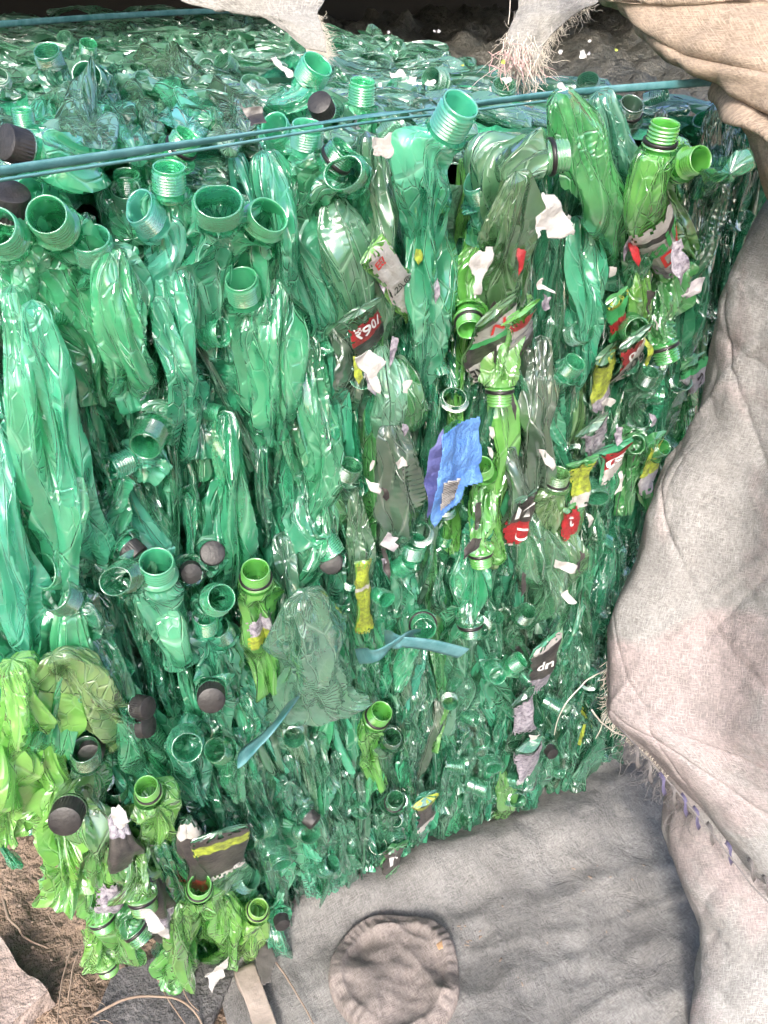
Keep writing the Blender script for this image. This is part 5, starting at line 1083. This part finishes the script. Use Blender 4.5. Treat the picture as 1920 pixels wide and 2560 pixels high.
# planks
def plank(us, label):
    q = [g(u, v, .0) for u, v in us]; n = 14; uu, vv = np.meshgrid(np.linspace(0, 1, 20), np.linspace(0, 1, n), indexing='ij'); uu = uu[..., None]; vv = vv[..., None]
    P = (q[0]*(1-uu)+q[1]*uu)*(1-vv)+(q[3]*(1-uu)+q[2]*uu)*vv; P[..., 2] = .024+.0015*fbm(P*60, 130, 2); o = mesh_obj('wood_plank', P.reshape(-1, 3), grid_faces(20, n, False), WOOD, origin=q[0]); o.modifiers.new('t', 'SOLIDIFY').thickness = .010; tag(o, label, 'plank')
plank([(590, 2455), (640, 2435), (700, 2600), (650, 2620)], 'pale short wood lath beside the left edge of the grey sheet')
0 and plank([(560, 2580), (690, 2515), (700, 2530), (580, 2600)], 'narrow light lath crossing the bottom edge of the picture')
# crumpled dark rag at the sheet corner, leaf
sheet('dark_rag', [(625, 2335), (670, 2350), (690, 2400), (672, 2450), (650, 2455), (640, 2400), (615, 2370)], lambda u, v: on_level(u, v, .035), simple('rag', (.10, .09, .085), .8, .2, 30), 'small dark crumpled rag between lime cluster and grey sheet', 'rag', amp=.012, n=26, seed=44)
sheet('dry_leaf', [(1105, 2490), (1125, 2478), (1142, 2482), (1138, 2495), (1118, 2512), (1108, 2512)], lambda u, v: on_level(u, v, .03), LEAF, 'curled tan dry leaf at the right of the cloth disc', 'leaf', amp=.006, n=12, seed=45)
sheet('dry_leaf', [(1088, 2358), (1104, 2350), (1104, 2366), (1092, 2370)], lambda u, v: on_level(u, v, .055), LEAF, 'tiny tan leaf fragment on the upper right of the disc', 'leaf', amp=.004, n=8, seed=46)
for i in range(40):
    u, v = random.choice([(random.gauss(1150, 30), random.gauss(2330, 18)), (random.gauss(1500, 60), random.gauss(2170, 25)), (random.uniform(1100, 1600), random.uniform(2150, 2560))])
    p = g(u, v, .02); p[2] = float(gz(p[0], p[1]))+.001; V, F = tube([p, p+np.array([random.uniform(-.004, .004), random.uniform(-.004, .004), .001])], random.uniform(.0006, .0013), 5, .6)
    tag(mesh_obj('dirt_crumb', V, F, STICK if i % 3 else GREYC, origin=p), 'dark dirt crumb lying on the grey ground sheet', 'crumb', 'dirt crumbs on the grey sheet')

# ------------------------------------------------------------------ camera, light
cam = bpy.data.cameras.new('camera'); co = bpy.data.objects.new('camera', cam); C.objects.link(co); co.location = CAM
Mx = Matrix((RH, UPC, -FWD)).transposed(); co.rotation_euler = Mx.to_euler(); cam.sensor_fit = 'HORIZONTAL'; cam.sensor_width = 36; cam.lens = FPX/1920*36; cam.clip_start = .02; cam.clip_end = 200
SC.camera = co
W = bpy.data.worlds.new('World'); SC.world = W; W.use_nodes = True; nt = W.node_tree; bg = nt.nodes['Background']; sky = nt.nodes.new('ShaderNodeTexSky'); sky.sky_type = 'NISHITA'; sky.sun_disc = False
EL, AZ = 40, 214   # sun from the front left, high
sky.sun_elevation = math.radians(EL); sky.sun_rotation = math.radians(AZ); sky.dust_density = 4; sky.air_density = 1.0; nt.links.new(sky.outputs[0], bg.inputs[0]); bg.inputs[1].default_value = .15
sun = bpy.data.lights.new('sun', 'SUN'); sun.energy = 1.5; sun.angle = math.radians(10); sun.color = (1, .96, .90); so = bpy.data.objects.new('sun', sun); C.objects.link(so)
dirv = Vector((math.sin(math.radians(AZ))*math.cos(math.radians(EL)), math.cos(math.radians(AZ))*math.cos(math.radians(EL)), math.sin(math.radians(EL))))
so.rotation_euler = dirv.to_track_quat('Z', 'Y').to_euler(); so.location = (-1, -2, 3)
SC.view_settings.view_transform = 'Standard'; SC.view_settings.look = 'None'; SC.view_settings.gamma = 1; SC.view_settings.exposure = 1.45; SC.view_settings.use_curve_mapping = False
SC.render.engine = 'CYCLES'; cy = SC.cycles; cy.use_adaptive_sampling = True; cy.adaptive_threshold = .09; cy.adaptive_min_samples = 16; cy.max_bounces = 5; cy.diffuse_bounces = 2; cy.glossy_bounces = 2; cy.transmission_bounces = 4; cy.transparent_max_bounces = 6; cy.use_denoising = True
cy.sample_clamp_indirect = 6; cy.caustics_reflective = False; cy.caustics_refractive = False
